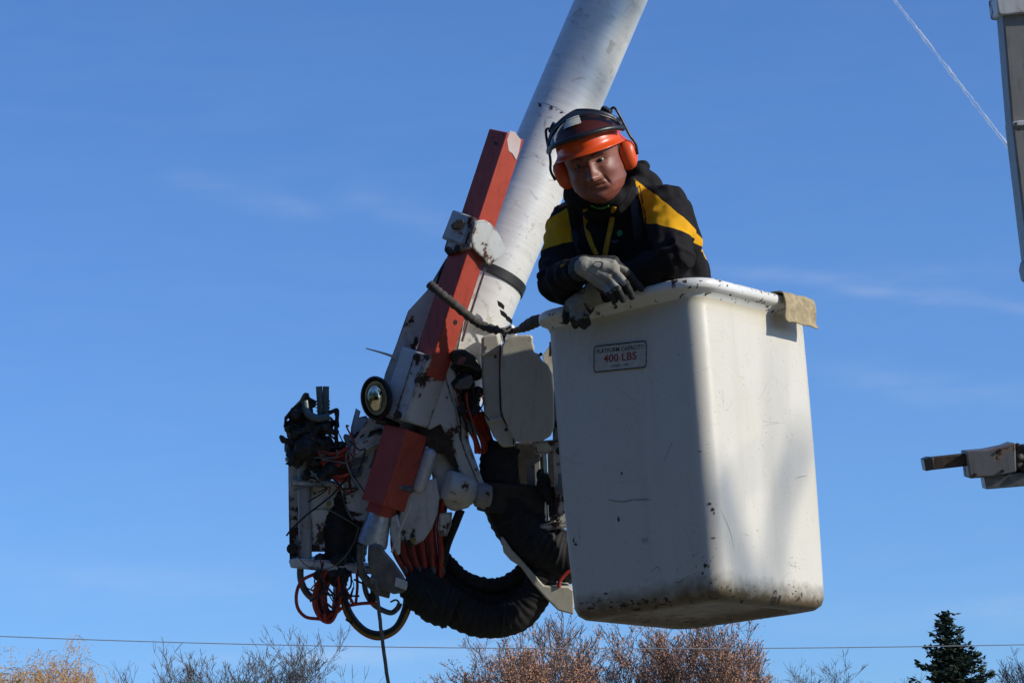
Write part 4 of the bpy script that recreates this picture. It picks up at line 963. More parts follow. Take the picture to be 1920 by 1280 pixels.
# canvas pad folded over the rim (rests on it: its own thing)
prof = [(.10, -.03), (.055, -.004), (.03, .006), (-.005, .010), (-.035, .010), (-.052, .004), (-.060, -.012), (-.062, -.04), (-.060, -.075), (-.070, -.092)]
pv, pf = [], []; nx = 26
for j, (o, z) in enumerate(catmull([Vector((a, 0, b)) for a, b in prof], 4) and [(p.x, p.z) for p in catmull([Vector((a, 0, b)) for a, b in prof], 4)]):
    for i in range(nx+1):
        x = .085+.165*i/nx; x += (.010*z/.09 if z < 0 and o < 0 else 0)
        wv = .002*noise.noise(Vector((x*30, j*.2, 0)))+.0015*math.sin(x*90+j*.1)
        pv.append(B(x, -WT/2+o-wv, BH+z+wv))
nj = len(pv)//(nx+1)
for j in range(nj-1):
    for i in range(nx): pf.append((j*(nx+1)+i, j*(nx+1)+i+1, (j+1)*(nx+1)+i+1, (j+1)*(nx+1)+i))
pad = MB().add(pv, pf).build('canvas_pad', 'pad', None, 60, label='tan canvas pad folded over the right end of the bucket rim', cat='pad')
sm_ = pad.modifiers.new('s', 'SOLIDIFY'); sm_.thickness = .004; sm_.offset = 0

# ---- steel mast at the right edge, and the carrier arm
mz = 1.2
mast = thing('steel_mast', PD(2010, 1500, D0+mz), 'tall grey steel mast sections cut by the right edge of the photo', 'mast')
prism('mast_section', [(1879, 20), (2060, 20), (2085, 250), (1898, 250)], mz, .13, 'mast', mast, .008)
prism('mast_section', [(1874, -500), (2050, -500), (2052, -5), (1876, -5)], mz, .13, 'mast', mast, .008)
prism('mast_section', [(1897, 230), (2090, 230), (2120, 560), (2190, 1400), (2260, 2000), (2120, 2000), (2030, 1400), (1958, 700), (1932, 520)], mz-.01, .15, 'mast', mast, .008)
prism('mast_collar', [(1868, -8), (2065, -12), (2070, 20), (1940, 24), (1876, 29), (1872, 26)], mz-.02, .17, 'white_rusty', mast, .004)
prism('mast_flange', [(1899, 228), (1914, 226), (2090, 224), (2092, 234), (1901, 236)], mz-.018, .165, 'white_rusty', mast, .003)
for (x, y) in ((1911, 243), (1905, 232)): drum('mast_bolt', P(x, y, mz-.02), CF, 2.5*PX, .01, 'rust', mast)
prism('mast_lug', [(1925, 490), (1922, 505), (1926, 525), (1945, 535), (1945, 480)], mz-.02, .13, 'mast', mast, .004)
arm = thing('carrier_arm', PD(1960, 920, D0+.2), 'dark grey carrier arm with square tongue poking in at the right edge below the mast', 'steel arm')
prism('tongue', [(1733, 862), (1740, 858), (1815, 850), (1817, 873), (1737, 882)], .2, .06, 'rust', arm, .003)
prism('tongue_cap', [(1732, 861), (1742, 857), (1750.5, 857), (1752, 880), (1736, 883)], .19, .08, 'black', arm, .003)
prism('arm_body', [(1812, 846), (1850, 843), (1885, 836), (1900, 830), (1904, 830), (1906, 884), (1865, 893), (1818, 897)], .18, .12, 'arm_grey', arm, .005)
prism('lower_rail', [(1845, 894), (1960, 880), (1960, 908), (1849, 917)], .2, .08, 'steel', arm, .003)
prism('arm_body', [(1950, 846), (2120, 832), (2122, 884), (1952, 898)], .2, .12, 'arm_grey', arm, .005)
beam_ = MB(); beam(beam_, P(2085, 864, .30), P(2085, 864, 1.19), .05, .05, 0); bevel(beam_.build('cross_beam', 'arm_grey', arm, 20), .004)
cl = MB()
for k in range(22): ellipsoid(cl, P(rnd.uniform(1902, 1960), rnd.uniform(838, 885), rnd.uniform(.2, .3)), (CX*.02, CU*.02, CF*.03), 8)
link('arm_fittings', remesh(cl, .004, 1, lambda c: .004*noise.noise(c*60)), arm, 'oily', 60)
for (x, y) in ((1876, 843), (1829, 889), (1881, 882)): drum('arm_bolt', P(x, y, .178), CF, 3*PX, .01, 'rust', arm)

# bare tree out to the right of the frame: its limbs cast the soft streaks on boom and bucket
def shade_tree():
    rnd = random.Random(12); dist = 17.0
    side = Vector((.34, .94, 0))
    base = P(1300, 700, 0)+SV*dist+side*3.2; base.z = 0
    t = thing('bare_tree', base, 'large bare tree standing alone out to the right of the lift, towards the sun', 'tree')
    w = MB(); top = base+Vector((0, 0, 16.5))
    tube(w, catmull([base, base+Vector((.1, .05, 3)), base+Vector((-.1, .1, 7)), base+Vector((.05, 0, 12)), top], 5), lambda u: .26*(1-u)+.04, 12)
    w.build('trunk', 'bark_grey', t)
    c = MB()
    def limb(pts, r0, r1, h0):
        q = [base+Vector((0, 0, h0)), (base+Vector((0, 0, h0))+pts[0])/2+Vector((0, 0, .25))]+pts
        q = catmull(q, 6); tube(c, q, lambda u: r0+(r1-r0)*u, 8)
        for k in range(9, len(q)-2, 9):
            d = Vector((rnd.gauss(0, 1), rnd.gauss(0, 1), rnd.uniform(0, 1))).normalized(); e = q[k]+d*rnd.uniform(.25, .6); tube(c, catmull([q[k], (q[k]+e)/2+Vector((0, 0, .05)), e], 3), lambda u: .011*(1-u)+.004, 5)
    S_ = lambda p: p+SV*dist
    limb([S_(bpoint(1160, -60)), S_(bpoint(1125, 20))+Vector((0, .1, 0)), S_(bpoint(1060, 85)), S_(bpoint(1035, 118)), S_(bpoint(1065, 112)), S_(bpoint(1098, 128)), S_(bpoint(1114, 155)), S_(bpoint(1122, 200))], .062, .055, 15.0)
    F_ = lambda x, y: S_(facept(x, y, 'R')[0])
    limb([F_(1440, 1320), F_(1420, 1200), F_(1402, 1100), F_(1380, 1030), F_(1356, 960), F_(1336, 880)], .055, .035, 3.0)
    limb([F_(1470, 1350), F_(1452, 1180), F_(1450, 1040), F_(1466, 940), F_(1490, 870), F_(1505, 810)], .012, .030, 2.5)
    c.build('crown', 'bark_grey', t, 60)
shade_tree()
#@@PERSON
# ------------------------------------------------------------------ the worker
man = thing('person', B(0, 0, .05), 'person in orange helmet, black and yellow hoodie and gloves leaning on the bucket rim', 'person')
# head frame
HO = P(1113, 302, -.20)
hf = (-CF*1.0-CX*.16-CU*.20).normalized()
hu = (CU*math.cos(R(17))-CX*math.sin(R(17))); hu = (hu-hf*hu.dot(hf)).normalized(); hx = hu.cross(hf).normalized()*-1
if hx.dot(CX) < 0: hx = -hx
HS = 1.09
def Hd(x, y, z): return HO+hx*(x*1.10)+hf*(y*1.05)+hu*(z*1.01)
def lerp_t(tab, z):
    if z <= tab[0][0]: return tab[0][1]
    for (a, va), (b, vb) in zip(tab, tab[1:]):
        if z <= b:
            t = (z-a)/(b-a); t = t*t*(3-2*t) if False else t; return va+(vb-va)*t
    return tab[-1][1]
TA = [(-.128, .004), (-.122, .028), (-.112, .043), (-.095, .061), (-.07, .0755), (-.035, .080), (0, .0775), (.04, .079), (.075, .073), (.10, .056), (.115, .036), (.122, .008)]
TF = [(-.128, .050), (-.122, .066), (-.112, .078), (-.095, .086), (-.07, .087), (-.035, .088), (0, .090), (.04, .095), (.075, .085), (.10, .062), (.115, .036), (.122, .008)]
TB = [(-.128, .0), (-.122, .01), (-.112, .02), (-.095, .04), (-.07, .060), (-.035, .075), (0, .092), (.04, .10), (.075, .092), (.10, .066), (.115, .040), (.122, .008)]
def g2(x, z, cx, cz, sx, sz): return math.exp(-((x-cx)/sx)**2-((z-cz)/sz)**2)
def face_off(x, z):
    o = 0
    # nose
    if -.05 < z < .035:
        t = (.030-z)/.068; o += max(0, min(1, t))**1.2*.028*math.exp(-(x/(.0095+.006*t))**2)
    o += .010*g2(x, z, 0, -.036, .012, .010)
    for s in (-1, 1):
        o += .008*g2(x, z, s*.0155, -.040, .0075, .0075)                 # nostril wings
        o -= .0125*g2(x, z, s*.031, .006, .017, .0115)                   # eye sockets
        o += .0075*g2(x, z, s*.031, .0085, .0135, .0040)+.0060*g2(x, z, s*.031, -.0025, .0135, .0035)                 # lids
        o += .0065*g2(x, z, s*.030, .026, .022, .0075)                   # brows
        o += .0070*g2(x, z, s*.043, -.028, .020, .020)                   # cheeks
        o += .0030*g2(x, z, s*.034, -.012, .013, .005)                   # eye bags
        o -= .0060*g2(x, z, s*(.027+(-.045-z)*.35), -.055, .0035, .018); o -= .0035*g2(x, z, s*.031, .0165, .016, .0018); o -= .003*g2(x, z, s*.036, -.0095, .014, .0018)  # smile folds
        o += .0040*g2(x, z, s*.040, -.080, .018, .018)
    o += .0045*g2(x, z, 0, -.0575, .022, .0055)+.0055*g2(x, z, 0, -.0715, .020, .0055)
    o -= .0085*g2(x, z, 0, -.0645+abs(x)*-.08, .026, .0020)                          # mouth line
    o -= .0040*g2(x, z, 0, -.083, .022, .006)
    o += .0070*g2(x, z, 0, -.101, .022, .012)
    o -= .0016*g2(x, z, 0, .040, .035, .0015)+.0012*g2(x, z, 0, .050, .035, .0015)
    return o
def head_mb():
    nz, na = 150, 180; vs = []; fs = []
    for i in range(nz+1):
        z = -.128+.250*(.5-.5*math.cos(math.pi*i/nz)); a, f, b = lerp_t(TA, z), lerp_t(TF, z), lerp_t(TB, z)
        for k in range(na):
            th = 2*math.pi*k/na; x, y = math.sin(th), math.cos(th)
            e = 2.25; r = 1/((abs(x)**e+abs(y)**e)**(1/e)); X = a*x*r; Y = (f if y > 0 else b)*y*r
            if y > 0: Y += face_off(X, z)*min(1, y*2.2)
            vs.append(Hd(X, Y-.0, z))
    for i in range(nz):
        for k in range(na): fs.append((i*na+k, i*na+(k+1) % na, (i+1)*na+(k+1) % na, (i+1)*na+k))
    fs += [tuple(range(na))[::-1], tuple(nz*na+k for k in range(na))]
    return vs, fs
# skeleton (photo pixel + depth)
nkb = P(1150, 392, .02); chest = P(1172, 455, .0); belly = P(1225, 560, .10); hips = B(.05, .06, .62)
shl, shr = P(1070, 424, .04), P(1246, 392, -.17)
ell, elr = P(1040, 530, -.10), P(1268, 484, -.34)
wrl, wrr = P(1096, 500, -.33), P(1112, 551, -.22)
body = MB(); body.add(*head_mb())
capsule(body, Hd(0, -.03, -.07), .055, nkb, .060); capsule(body, nkb, .06, chest, .12); capsule(body, chest, .13, belly, .14); capsule(body, belly, .14, hips, .14)
for s_, e_, w_ in ((shl, ell, wrl), (shr, elr, wrr)):
    chain(body, [nkb+(s_-nkb)*.4, s_, e_, w_], [.06, .055, .042, .028])
for sx in (-1, 1):
    hp = hips+BX*.08*sx; kn = B(.10*sx, -.02, .42) if False else B(.09*sx, .05, .34); ft = B(.10*sx, .07, .10)
    chain(body, [hp, kn, ft, ft+(-BY*.13)], [.085, .06, .045, .035])
for s in (-1, 1): ellipsoid(body, Hd(s*.080, -.010, -.012), (hx*.008, hf*.016, hu*.030), 12)
def hand(mb, w, bases, fingers, thumb, pr):
    for b in bases: capsule(mb, w, pr, b, pr*.72)
    for i in range(len(bases)-1): capsule(mb, bases[i], pr*.72, bases[i+1], pr*.72)
    for b, f in zip(bases, fingers): chain(mb, [b]+f, [.0135]+[.0118, .0108][:len(f)])
    if thumb: chain(mb, thumb, [.016, .014, .012])
def q(*a): return P(*a)
h1b = [q(1150, 491, -0.330), q(1150, 507, -0.360), q(1142, 521, -0.360), q(1131, 532, -0.350)]
h1f = [[q(1178, 512, -0.345), q(1202, 541, -0.330)], [q(1173, 531, -0.385), q(1185, 556, -0.370)], [q(1158, 542, -0.390), q(1168, 561, -0.375)], [q(1144, 549, -0.380), q(1153, 563, -0.365)]]
h1t = [q(1110, 512, -0.335), q(1128, 540, -0.325), q(1150, 553, -0.335)]
h2b = [q(1070, 570, -.195), q(1079, 576, -.215), q(1088, 580, -.22), q(1096, 578, -.215)]
h2f = [[q(1061, 585, -.20), q(1061, 602, -.19)], [q(1074, 597, -.235), q(1079, 610, -.225)], [q(1084, 602, -.24), q(1095, 611, -.23)], [q(1097, 594, -.24), q(1102, 605, -.23)]]
h2t = [q(1108, 562, -.21), q(1106, 578, -.225), q(1097, 590, -.225)]
for bs, fg, th, w in ((h1b, h1f, h1t, wrl), (h2b, h2f, h2t, wrr)):
    for b in bs: capsule(body, w, .018, b, .013)
    for b, f in zip(bs, fg): chain(body, [b]+f, [.009, .008, .0075])
    chain(body, th, [.011, .009, .008])
sk, st, sb = newmat('ruddy_skin')
a1 = tex(st, 'Noise', 22, 5); a2 = tex(st, 'Noise', 160, 5)
cs = mixc(st, ramp(st, a1.outputs[0], .35, .7), (.26, .10, .065), (.20, .056, .038)); cs = mixc(st, mth('MULTIPLY', ramp(st, a2.outputs[0], .5, .75), .25, tree=st), cs, (.16, .065, .045)); a3 = tex(st, 'Noise', 9, 3); cs = mixc(st, mth('MULTIPLY', ramp(st, a3.outputs[0], .45, .65), .35, tree=st), cs, (.30, .07, .05))
st.links.new(cs, sb.inputs['Base Color']); sb.inputs['Roughness'].default_value = .48; sb.inputs['Subsurface Weight'].default_value = .08; sb.inputs['Subsurface Radius'].default_value = (.01, .004, .002)
bump(st, sb, a2.outputs[0], .0006, .6)
bod = link('body', remesh(body, .0021, 1), man, sk, 180)
# eyes and brows
for s in (-1, 1):
    e = MB(); ellipsoid(e, Hd(s*.031, .0735, .0035), (hx*.0120, hf*.0120, hu*.0105), 20); eo = e.build('eye', 'eyeball' if 'eyeball' in M else plain('eyeball', (.15, .125, .11), .2, 0, .05, 20, 0), bod, 180)
    ir = MB(); ir.add([Hd(s*.031+.0052*math.cos(k*.5236), .0862, .0035+.0046*math.sin(k*.5236)) for k in range(12)], [tuple(range(12))]); merge(eo, ir, 'ink')
    bw = MB(); tube(bw, catmull([Hd(s*.013, .1005, .022), Hd(s*.030, .0985, .0285), Hd(s*.050, .082, .023)], 5), [.0022]*10+[.0012], 6)
    bw.build('eyebrow', plain('eyebrow_hair', (.11, .06, .035), .8), bod, 180)
hr = MB(); ellipsoid(hr, Hd(0, -.028, .022), (hx*.0905, hf*.086, hu*.078), 24); hr.build('hair', plain('short_brown_hair', (.05, .035, .025), .8, 0, .3, 120, .003), man, 180)

# hoodie
hd = MB()
def cp(a, ra, b, rb2): capsule(hd, a, ra, b, rb2, 20)
cp(nkb+(CF*.02), .085, chest, .155); cp(chest, .165, belly, .175); cp(belly, .175, hips, .165)
cp(P(1110, 430, .02), .09, P(1215, 415, -.09), .105)
cp(P(1105, 470, .02), .11, P(1225, 470, -.08), .125)
cp(P(1215, 430, .04), .12, P(1262, 520, .10), .12)
cp(P(1250, 440, .12), .09, P(1290, 560, .20), .10)
for s_, e_, w_, ex in ((shl, ell, wrl, 1), (shr, elr, wrr, 1)):
    m_ = nkb+(s_-nkb)*.55
    cp(m_, .078, s_, .076 if ex else .07); cp(s_, .076, s_+(e_-s_)*.5, .066); cp(s_+(e_-s_)*.5, .066, e_, .054); cp(e_, .055, e_+(w_-e_)*.55, .048); cp(e_+(w_-e_)*.55, .046, e_+(w_-e_)*.9, .036)
cp(shr+CU*.012+CX*.01, .066, P(1268, 440, -.22), .062); cp(P(1258, 400, -.12), .07, P(1276, 455, -.10), .07)
cp(P(1275, 440, -.02), .055, P(1296, 520, .05), .06)
cp(ell, .055, P(1066, 548, -.14), .048)
# hood bunched round the neck
hc = P(1138, 352, -.06)
ringp = []
for k in range(13):
    a = R(-62+k*304/12.)      # open at the throat
    ringp.append(hc+CX*(.115*math.sin(a+math.pi))*-1+CF*(.105*math.cos(a+math.pi)*-1)*1+CU*(.045*math.cos(a+math.pi)*-1-.0))
for p0, p1 in zip(ringp, ringp[1:]): cp(p0, .036, p1, .036)
cp(P(1196, 322, -.08), .030, P(1214, 352, -.06), .050); cp(P(1206, 312, -.04), .020, P(1178, 338, .02), .045); cp(P(1082, 362, -.10), .034, P(1112, 398, -.13), .03); cp(P(1112, 400, -.13), .03, P(1160, 392, -.16), .03); cp(P(1160, 390, -.16), .03, P(1190, 352, -.12), .036)
ax1 = (ell-shl).normalized(); ax2 = (elr-shr).normalized()
def fold(c):
    v = .008*noise.noise(c*11)+.005*noise.noise(Vector((c.x*34, c.y*34, c.z*14)))
    for (p0, p1) in ((shl, ell), (shr, elr), (ell, wrl), (elr, wrr)):
        d = p1-p0; t = (c-p0).dot(d)/d.dot(d)
        if -.1 < t < 1.1:
            dist = (c-p0-d*t).length
            if dist < .10:
                amp = .007*(.5+.9*abs(t-.5)*2); v += amp*math.sin(t*26+3.5*noise.noise(c*9)+2*noise.noise(c*20))*max(0, 1-dist/.11)
    return v
hme = remesh(hd, .0055, 6, fold)
# yellow sleeve bands: signed distances from three planes each, kept as a mesh attribute
def plane(p0, p1, toward):
    """plane through two points and the line of the sleeve's cross direction; positive towards 'toward'"""
    d = (p1-p0).normalized(); n = (toward-p0); n = (n-d*n.dot(d)); n = (n-CF*n.dot(CF)*.85).normalized(); return p0, n
bands = []
bands.append([plane(P(1203, 341, -.25), P(1310, 436, -.2), P(1240, 420, -.22)), plane(P(1208, 413, -.3), P(1304, 462, -.25), P(1240, 380, -.25)), plane(P(1199, 350, -.25), P(1211, 412, -.25), P(1260, 390, -.22))])
bands.append([plane(P(1020, 416, -.05), P(1068, 386, -.08), P(1045, 440, -.05)), plane(P(1014, 470, -.05), P(1074, 437, -.1), P(1040, 420, -.05)), plane(P(1064, 390, -.05), P(1073, 438, -.05), P(1030, 430, -.05))])
vals = []
for v in hme.vertices:
    vals.append(max(min((v.co-p).dot(n) for p, n in b) for b in bands))
setattr_(hme, 'yel', vals)
fm, ft_, fb = newmat('hoodie_cotton')
an = ft_.nodes.new('ShaderNodeAttribute'); an.attribute_name = 'yel'
wv = tex(ft_, 'Noise', 25, 3)
msk = ramp(ft_, mth('ADD', an.outputs['Fac'], mth('MULTIPLY', mth('SUBTRACT', wv.outputs[0], .5, tree=ft_), .008, tree=ft_), tree=ft_), -.0008, .0008)
f1 = tex(ft_, 'Noise', 7, 5); f2 = tex(ft_, 'Noise', 300, 3)
kk = mixc(ft_, ramp(ft_, f1.outputs[0], .4, .7), (.0085, .008, .009), (.014, .012, .0135))
yy = mixc(ft_, ramp(ft_, f1.outputs[0], .35, .75), (.74, .37, .008), (.62, .29, .006))
ft_.links.new(mixc(ft_, msk, kk, yy), fb.inputs['Base Color']); fb.inputs['Roughness'].default_value = .85; fb.inputs['Specular IOR Level'].default_value = .2; pass
bump(ft_, fb, mth('ADD', f2.outputs[0], mth('MULTIPLY', f1.outputs[0], 6, tree=ft_), tree=ft_), .0012, .5)
hood = link('hoodie', hme, man, fm, 180)
hob = hme
from mathutils.bvhtree import BVHTree
bvh = BVHTree.FromPolygons([tuple(v.co+WL[hood]) for v in hme.vertices], [tuple(p.vertices) for p in hme.polygons])
def onbody(px, py, lift_=.002):
    d = pxdir(px, py); h = bvh.ray_cast(CAM, d)
    return (h[0]-d*lift_) if h[0] is not None else P(px, py, -.2)
def strap(name, pts, wpx, mat, z=.003, th=.5):
    q_ = catmull([onbody(x, y, z) for x, y in pts], 6); q_ = [q_[0]]+[(q_[i-1]+q_[i]*2+q_[i+1])/4 for i in range(1, len(q_)-1)]+[q_[-1]]
    mb = MB(); vs = []; n = len(q_)
    for i, p in enumerate(q_):
        d = (q_[min(i+1, n-1)]-q_[max(i-1, 0)]).normalized(); s = d.cross(CF).normalized()*wpx*PX*.5
        for k in range(8):
            a = 2*math.pi*k/8; vs.append(p+s*math.cos(a)-CF*math.sin(a)*.0025*th)
    fs = [(i*8+k, i*8+(k+1) % 8, (i+1)*8+(k+1) % 8, (i+1)*8+k) for i in range(n-1) for k in range(8)]+[tuple(range(8)), tuple((n-1)*8+k for k in range(8))]
    return mb.add(vs, fs).build(name, mat, hood, 180)
M['cord'] = plain('yellow_cord', (.42, .235, .010), .8, 0, .2, 60)
M['harness'] = plain('navy_harness_webbing', (.012, .020, .028), .7, 0, .3, 80)
strap('drawstring', [(1098, 392), (1099, 415), (1103, 440), (1111, 462), (1119, 478)], 10, 'cord', .005, 2)
strap('drawstring', [(1151, 388), (1148, 410), (1143, 435), (1138, 458), (1134, 480)], 10, 'cord', .005, 2)
strap('harness_strap', [(1072, 382), (1076, 410), (1082, 445), (1090, 478)], 18, 'harness', .003)
strap('harness_strap', [(1186, 352), (1190, 380), (1194, 410), (1199, 450)], 20, 'harness', .003)
M['lime'] = plain('lime_shirt_collar', (.05, .20, .02), .7)
strap('shirt_collar', [(1108, 385), (1118, 390), (1130, 391), (1142, 386)], 3, 'lime', .006)
lg = MB()
gl = [onbody(1162+x, 438+y, .004) for x, y in ((-6, -1), (-2, -6), (2, -7), (5, -3), (5, 1), (0, 6), (-3, 5))]; lg.add(gl, [tuple(range(7))])
M['logo'] = plain('green_logo', (.02, .22, .06), .7); M['grey_print'] = plain('grey_print', (.14, .14, .15), .7)
lg.build('chest_logo', 'logo', hood, 60)
lt = MB(); addtext(lt, 'TREE', 16, lambda u, v: onbody(1152+u, 453-v-u*.15, .004), 0, .01, 0, 0, 5); merge(hood, lt, 'grey_print')
strap('sleeve_tag', [(1050, 500), (1056, 497), (1062, 495)], 4, 'cord', .003)
M['seam'] = plain('black_rib_knit', (.006, .006, .007), .9)
strap('sleeve_seam', [(1199, 348), (1203, 370), (1207, 392), (1211, 412)], 2.0, 'seam', .003); strap('sleeve_seam', [(1066, 388), (1069, 410), (1073, 438)], 2.0, 'seam', .003)
strap('hood_seam', [(1186, 350), (1176, 372), (1160, 388), (1146, 396)], 2.2, 'seam', .003)
strap('front_zip', [(1128, 400), (1129, 425), (1128, 450), (1127, 474)], 2.2, 'seam', .003)
for k in range(5): strap('cuff_rib', [(1074+k*4, 478+k*2), (1079+k*4, 498), (1084+k*4, 520)], 1.6, 'seam', .003)
# trousers inside the bucket
tr = MB()
for sx in (-1, 1): chain(tr, [hips+BX*.08*sx, B(.09*sx, .05, .34), B(.10*sx, .07, .11)], [.11, .08, .065])
capsule(tr, hips-BX*.05, .12, hips+BX*.05, .12)
link('trousers', remesh(tr, .008, 3), man, plain('dark_work_trousers', (.02, .022, .025), .8), 180)

# gloves
gm_, gt_, gb_ = newmat('knit_work_glove')
ga = gt_.nodes.new('ShaderNodeAttribute'); ga.attribute_name = 'dip'
gn = tex(gt_, 'Noise', 60, 4); g0 = tex(gt_, 'Noise', 14, 5); kn_ = tex(gt_, 'Noise', 420, 2)
base = mixc(gt_, ramp(gt_, g0.outputs[0], .4, .7), (.30, .285, .24), (.20, .185, .145))
dip = ramp(gt_, mth('ADD', ga.outputs['Fac'], mth('MULTIPLY', mth('SUBTRACT', gn.outputs[0], .5, tree=gt_), .5, tree=gt_), tree=gt_), .46, .54)
gt_.links.new(mixc(gt_, dip, base, (.012, .012, .013)), gb_.inputs['Base Color']); gb_.inputs['Roughness'].default_value = .75
bump(gt_, gb_, kn_.outputs[0], .0008, .6)
def glove(w, e_, bs, fg, th, D, dang, pd, label):
    mb = MB(); cuffd = (e_-w).normalized()
    cen = bs[1]*.5+bs[2]*.5
    capsule(mb, w+cuffd*.03, .040, w, .037)
    for b in bs: capsule(mb, w, .034, b, .020)
    for i in range(3): capsule(mb, bs[i], .0165, bs[i+1], .0165)
    for b, f in zip(bs, fg): chain(mb, [b]+f, [.0142, .0122, .0112])
    chain(mb, th, [.019, .0145, .0125])
    me = remesh(mb, .0022, 2, lambda c: .0012*noise.noise(c*70))
    vals = []
    for v in me.vertices:
        best = 9; val = 0
        for ch in [[b]+f for b, f in zip(bs, fg)]+[th]:
            for i in range(2):
                p0, p1 = ch[i], ch[i+1]; d = p1-p0; t = max(0, min(1, (v.co-p0).dot(d)/d.dot(d))); ds = (v.co-p0-d*t).length
                if ds < best: best = ds; val = (i+t)/2
        back = (v.co-cen).dot(pd)
        vals.append(val*1.05 if best < .03 else 0)
        if back < -.012: vals[-1] = 1
    setattr_(me, 'dip', vals)
    g = link('glove', me, man, gm_, 180, label=label)
    tree_ = BVHTree.FromPolygons([tuple(v.co+WL[g]) for v in me.vertices], [tuple(p.vertices) for p in me.polygons])
    def og(x, y, l=.0015):
        d = pxdir(x, y); h = tree_.ray_cast(CAM, d); return (h[0]-d*l) if h[0] is not None else None
    # the drawn capital D
    cx, cy, sc_ = D; pts = []
    shp = [(-10, -1), (-5, -7), (3, -8), (9, -6), (10, -1), (6, 5), (2, 5), (-4, 2), (-10, -1)]
    c, s = math.cos(R(dang)), math.sin(R(dang))
    for x, y in shp:
        p = og(cx+(x*c-y*s)*sc_, cy+(x*s+y*c)*sc_)
        if p: pts.append(p)
    if len(pts) > 4:
        m2 = MB(); tube(m2, catmull(pts, 4), .0011, 5); merge(g, m2, 'ink')
    return og, g
og, g1 = glove(wrl, ell, h1b, h1f, h1t, (1121, 498, .95), 0, -CF, 'upper pale glove with dark finger tips')
pr_ = MB(); rnd = random.Random(3)
for k in range(34):
    x, y = rnd.uniform(0, 16), rnd.uniform(0, 22); c, s = math.cos(.5), math.sin(.5); X, Y = 1146-8+x*c-y*s*.6, 500+x*s+y*c
    ps = [og(X+a, Y+b, .0012) for a, b in ((0, 0), (1.6, .4), (1.5, 1.0), (0, .7))]
    if all(p is not None for p in ps): pr_.add(ps, [(0, 1, 2, 3)])
merge(g1, pr_, 'ink')
glove(wrr, elr, h2b, h2f, h2t, (1089, 547, .8), -20, -CF, 'lower glove hanging over the outside of the rim')

# helmet with raised visor and ear muffs
helm_o = Hd(0, -.014, .050)
def He(az, el, rx=1.0, off=0):
    """point on the helmet dome: az 0 = front, + = photo right; el 0 = rim, 90 = crown"""
    ca, sa, ce, se = math.cos(az), math.sin(az), math.cos(el), math.sin(el)
    ry = .134 if ca > 0 else .126
    p_ = 2.2; ce_ = (abs(ce))**(2/p_); se_ = math.copysign(abs(se)**(2/p_), se)
    return helm_o+hx*((.102+off)*sa*ce_)+hf*((ry+off)*ca*ce_)+hu*((.097+off)*se_)
hs = MB(); vs = []; na, ne = 72, 22; fs = []
rows = []
for j in range(ne+1):
    el = R(90)*j/ne
    rows.append([He(2*math.pi*k/na, el, 1, .0035*max(0, math.cos(2*math.pi*k/na*1)**8)*math.sin(el*2)) for k in range(na)])
# brim rows below the rim: long peak in front
for (o, dz) in ((.004, -.012), (.010, -.022), (.013, -.026), (.008, -.024), (-.004, -.016), (-.010, .02)):
    row = []
    for k in range(na):
        a = 2*math.pi*k/na; pk = max(0, math.cos(a))**1.6
        row.append(He(a, 0, 1, o*(1+.4*pk)+.008*pk*(1 if o > .005 else .4 if o > 0 else 0))+hu*(dz*.7+.004*pk))
    rows.insert(0, row)
for r_ in rows: vs += r_
for j in range(len(rows)-1):
    for k in range(na): fs.append((j*na+k, j*na+(k+1) % na, (j+1)*na+(k+1) % na, (j+1)*na+k))
M['orange'] = plain('orange_helmet_plastic', (.74, .085, .012), .33, 0, .10, 8, .0003)
M['orange_dark'] = plain('orange_muff_plastic', (.78, .10, .02), .35, 0, .1, 8, .0003)
helmet = MB().add(vs, fs).build('helmet', 'orange', man, 180)
# brand lettering on the peak
bt_ = MB()
hv = BVHTree.FromPolygons([tuple(v) for v in vs], fs)
def onh(px, py, l=.0012):
    d = pxdir(px, py); h = hv.ray_cast(CAM, d); return (h[0]-d*l) if h[0] is not None else P(px, py, -.3)
addtext(bt_, 'STIHL', 27, lambda u, v: onh(1090+u, 262-v-u*.20, .0012), 0, .03, 0, 0, 7)
M['faint'] = plain('worn_lettering', (.42, .16, .08), .5); merge(helmet, bt_, 'faint')
# smoked visor sheet raised over the front of the helmet
vm, vt, vb = newmat('smoked_visor'); vb.inputs['Base Color'].default_value = (.012, .010, .010, 1); vb.inputs['Roughness'].default_value = .12; vb.inputs['Alpha'].default_value = .48
vs = []; fs = []; NA, NE = 36, 14
def V(u, v, off=.014):
    """u -1..1 across, v 0..1 from lower to upper edge"""
    az = R(78)*u; lo = R(13+7*math.cos(u*math.pi*.5)**.8-6*abs(u)**3); hi = R(80-52*abs(u)**2.2)
    return He(az, lo+(hi-lo)*v, 1, off+.006*(1-v))
for j in range(NE+1):
    for i in range(NA+1): vs.append(V(-1+2*i/NA, j/NE))
for j in range(NE):
    for i in range(NA): k = j*(NA+1)+i; fs.append((k, k+1, k+NA+2, k+NA+1))
vis = MB().add(vs, fs).build('visor', vm, helmet, 180); so_ = vis.modifiers.new('s', 'SOLIDIFY'); so_.thickness = .0015
fr = MB(); lowl = [V(-1+2*i/40, 0, .016) for i in range(41)]; upl = [V(-1+2*i/40, 1, .015) for i in range(41)]
tube(fr, lowl, lambda t: .0088, 10); tube(fr, upl, .0085, 10)
for s in (0, -1): tube(fr, [lowl[s], (lowl[s]+upl[s])/2, upl[s], He(R(95)*(1 if s else -1), R(20), 1, .014)], .009, 10)
link('visor_frame', remesh(fr, .0022, 2), helmet, 'black', 180)
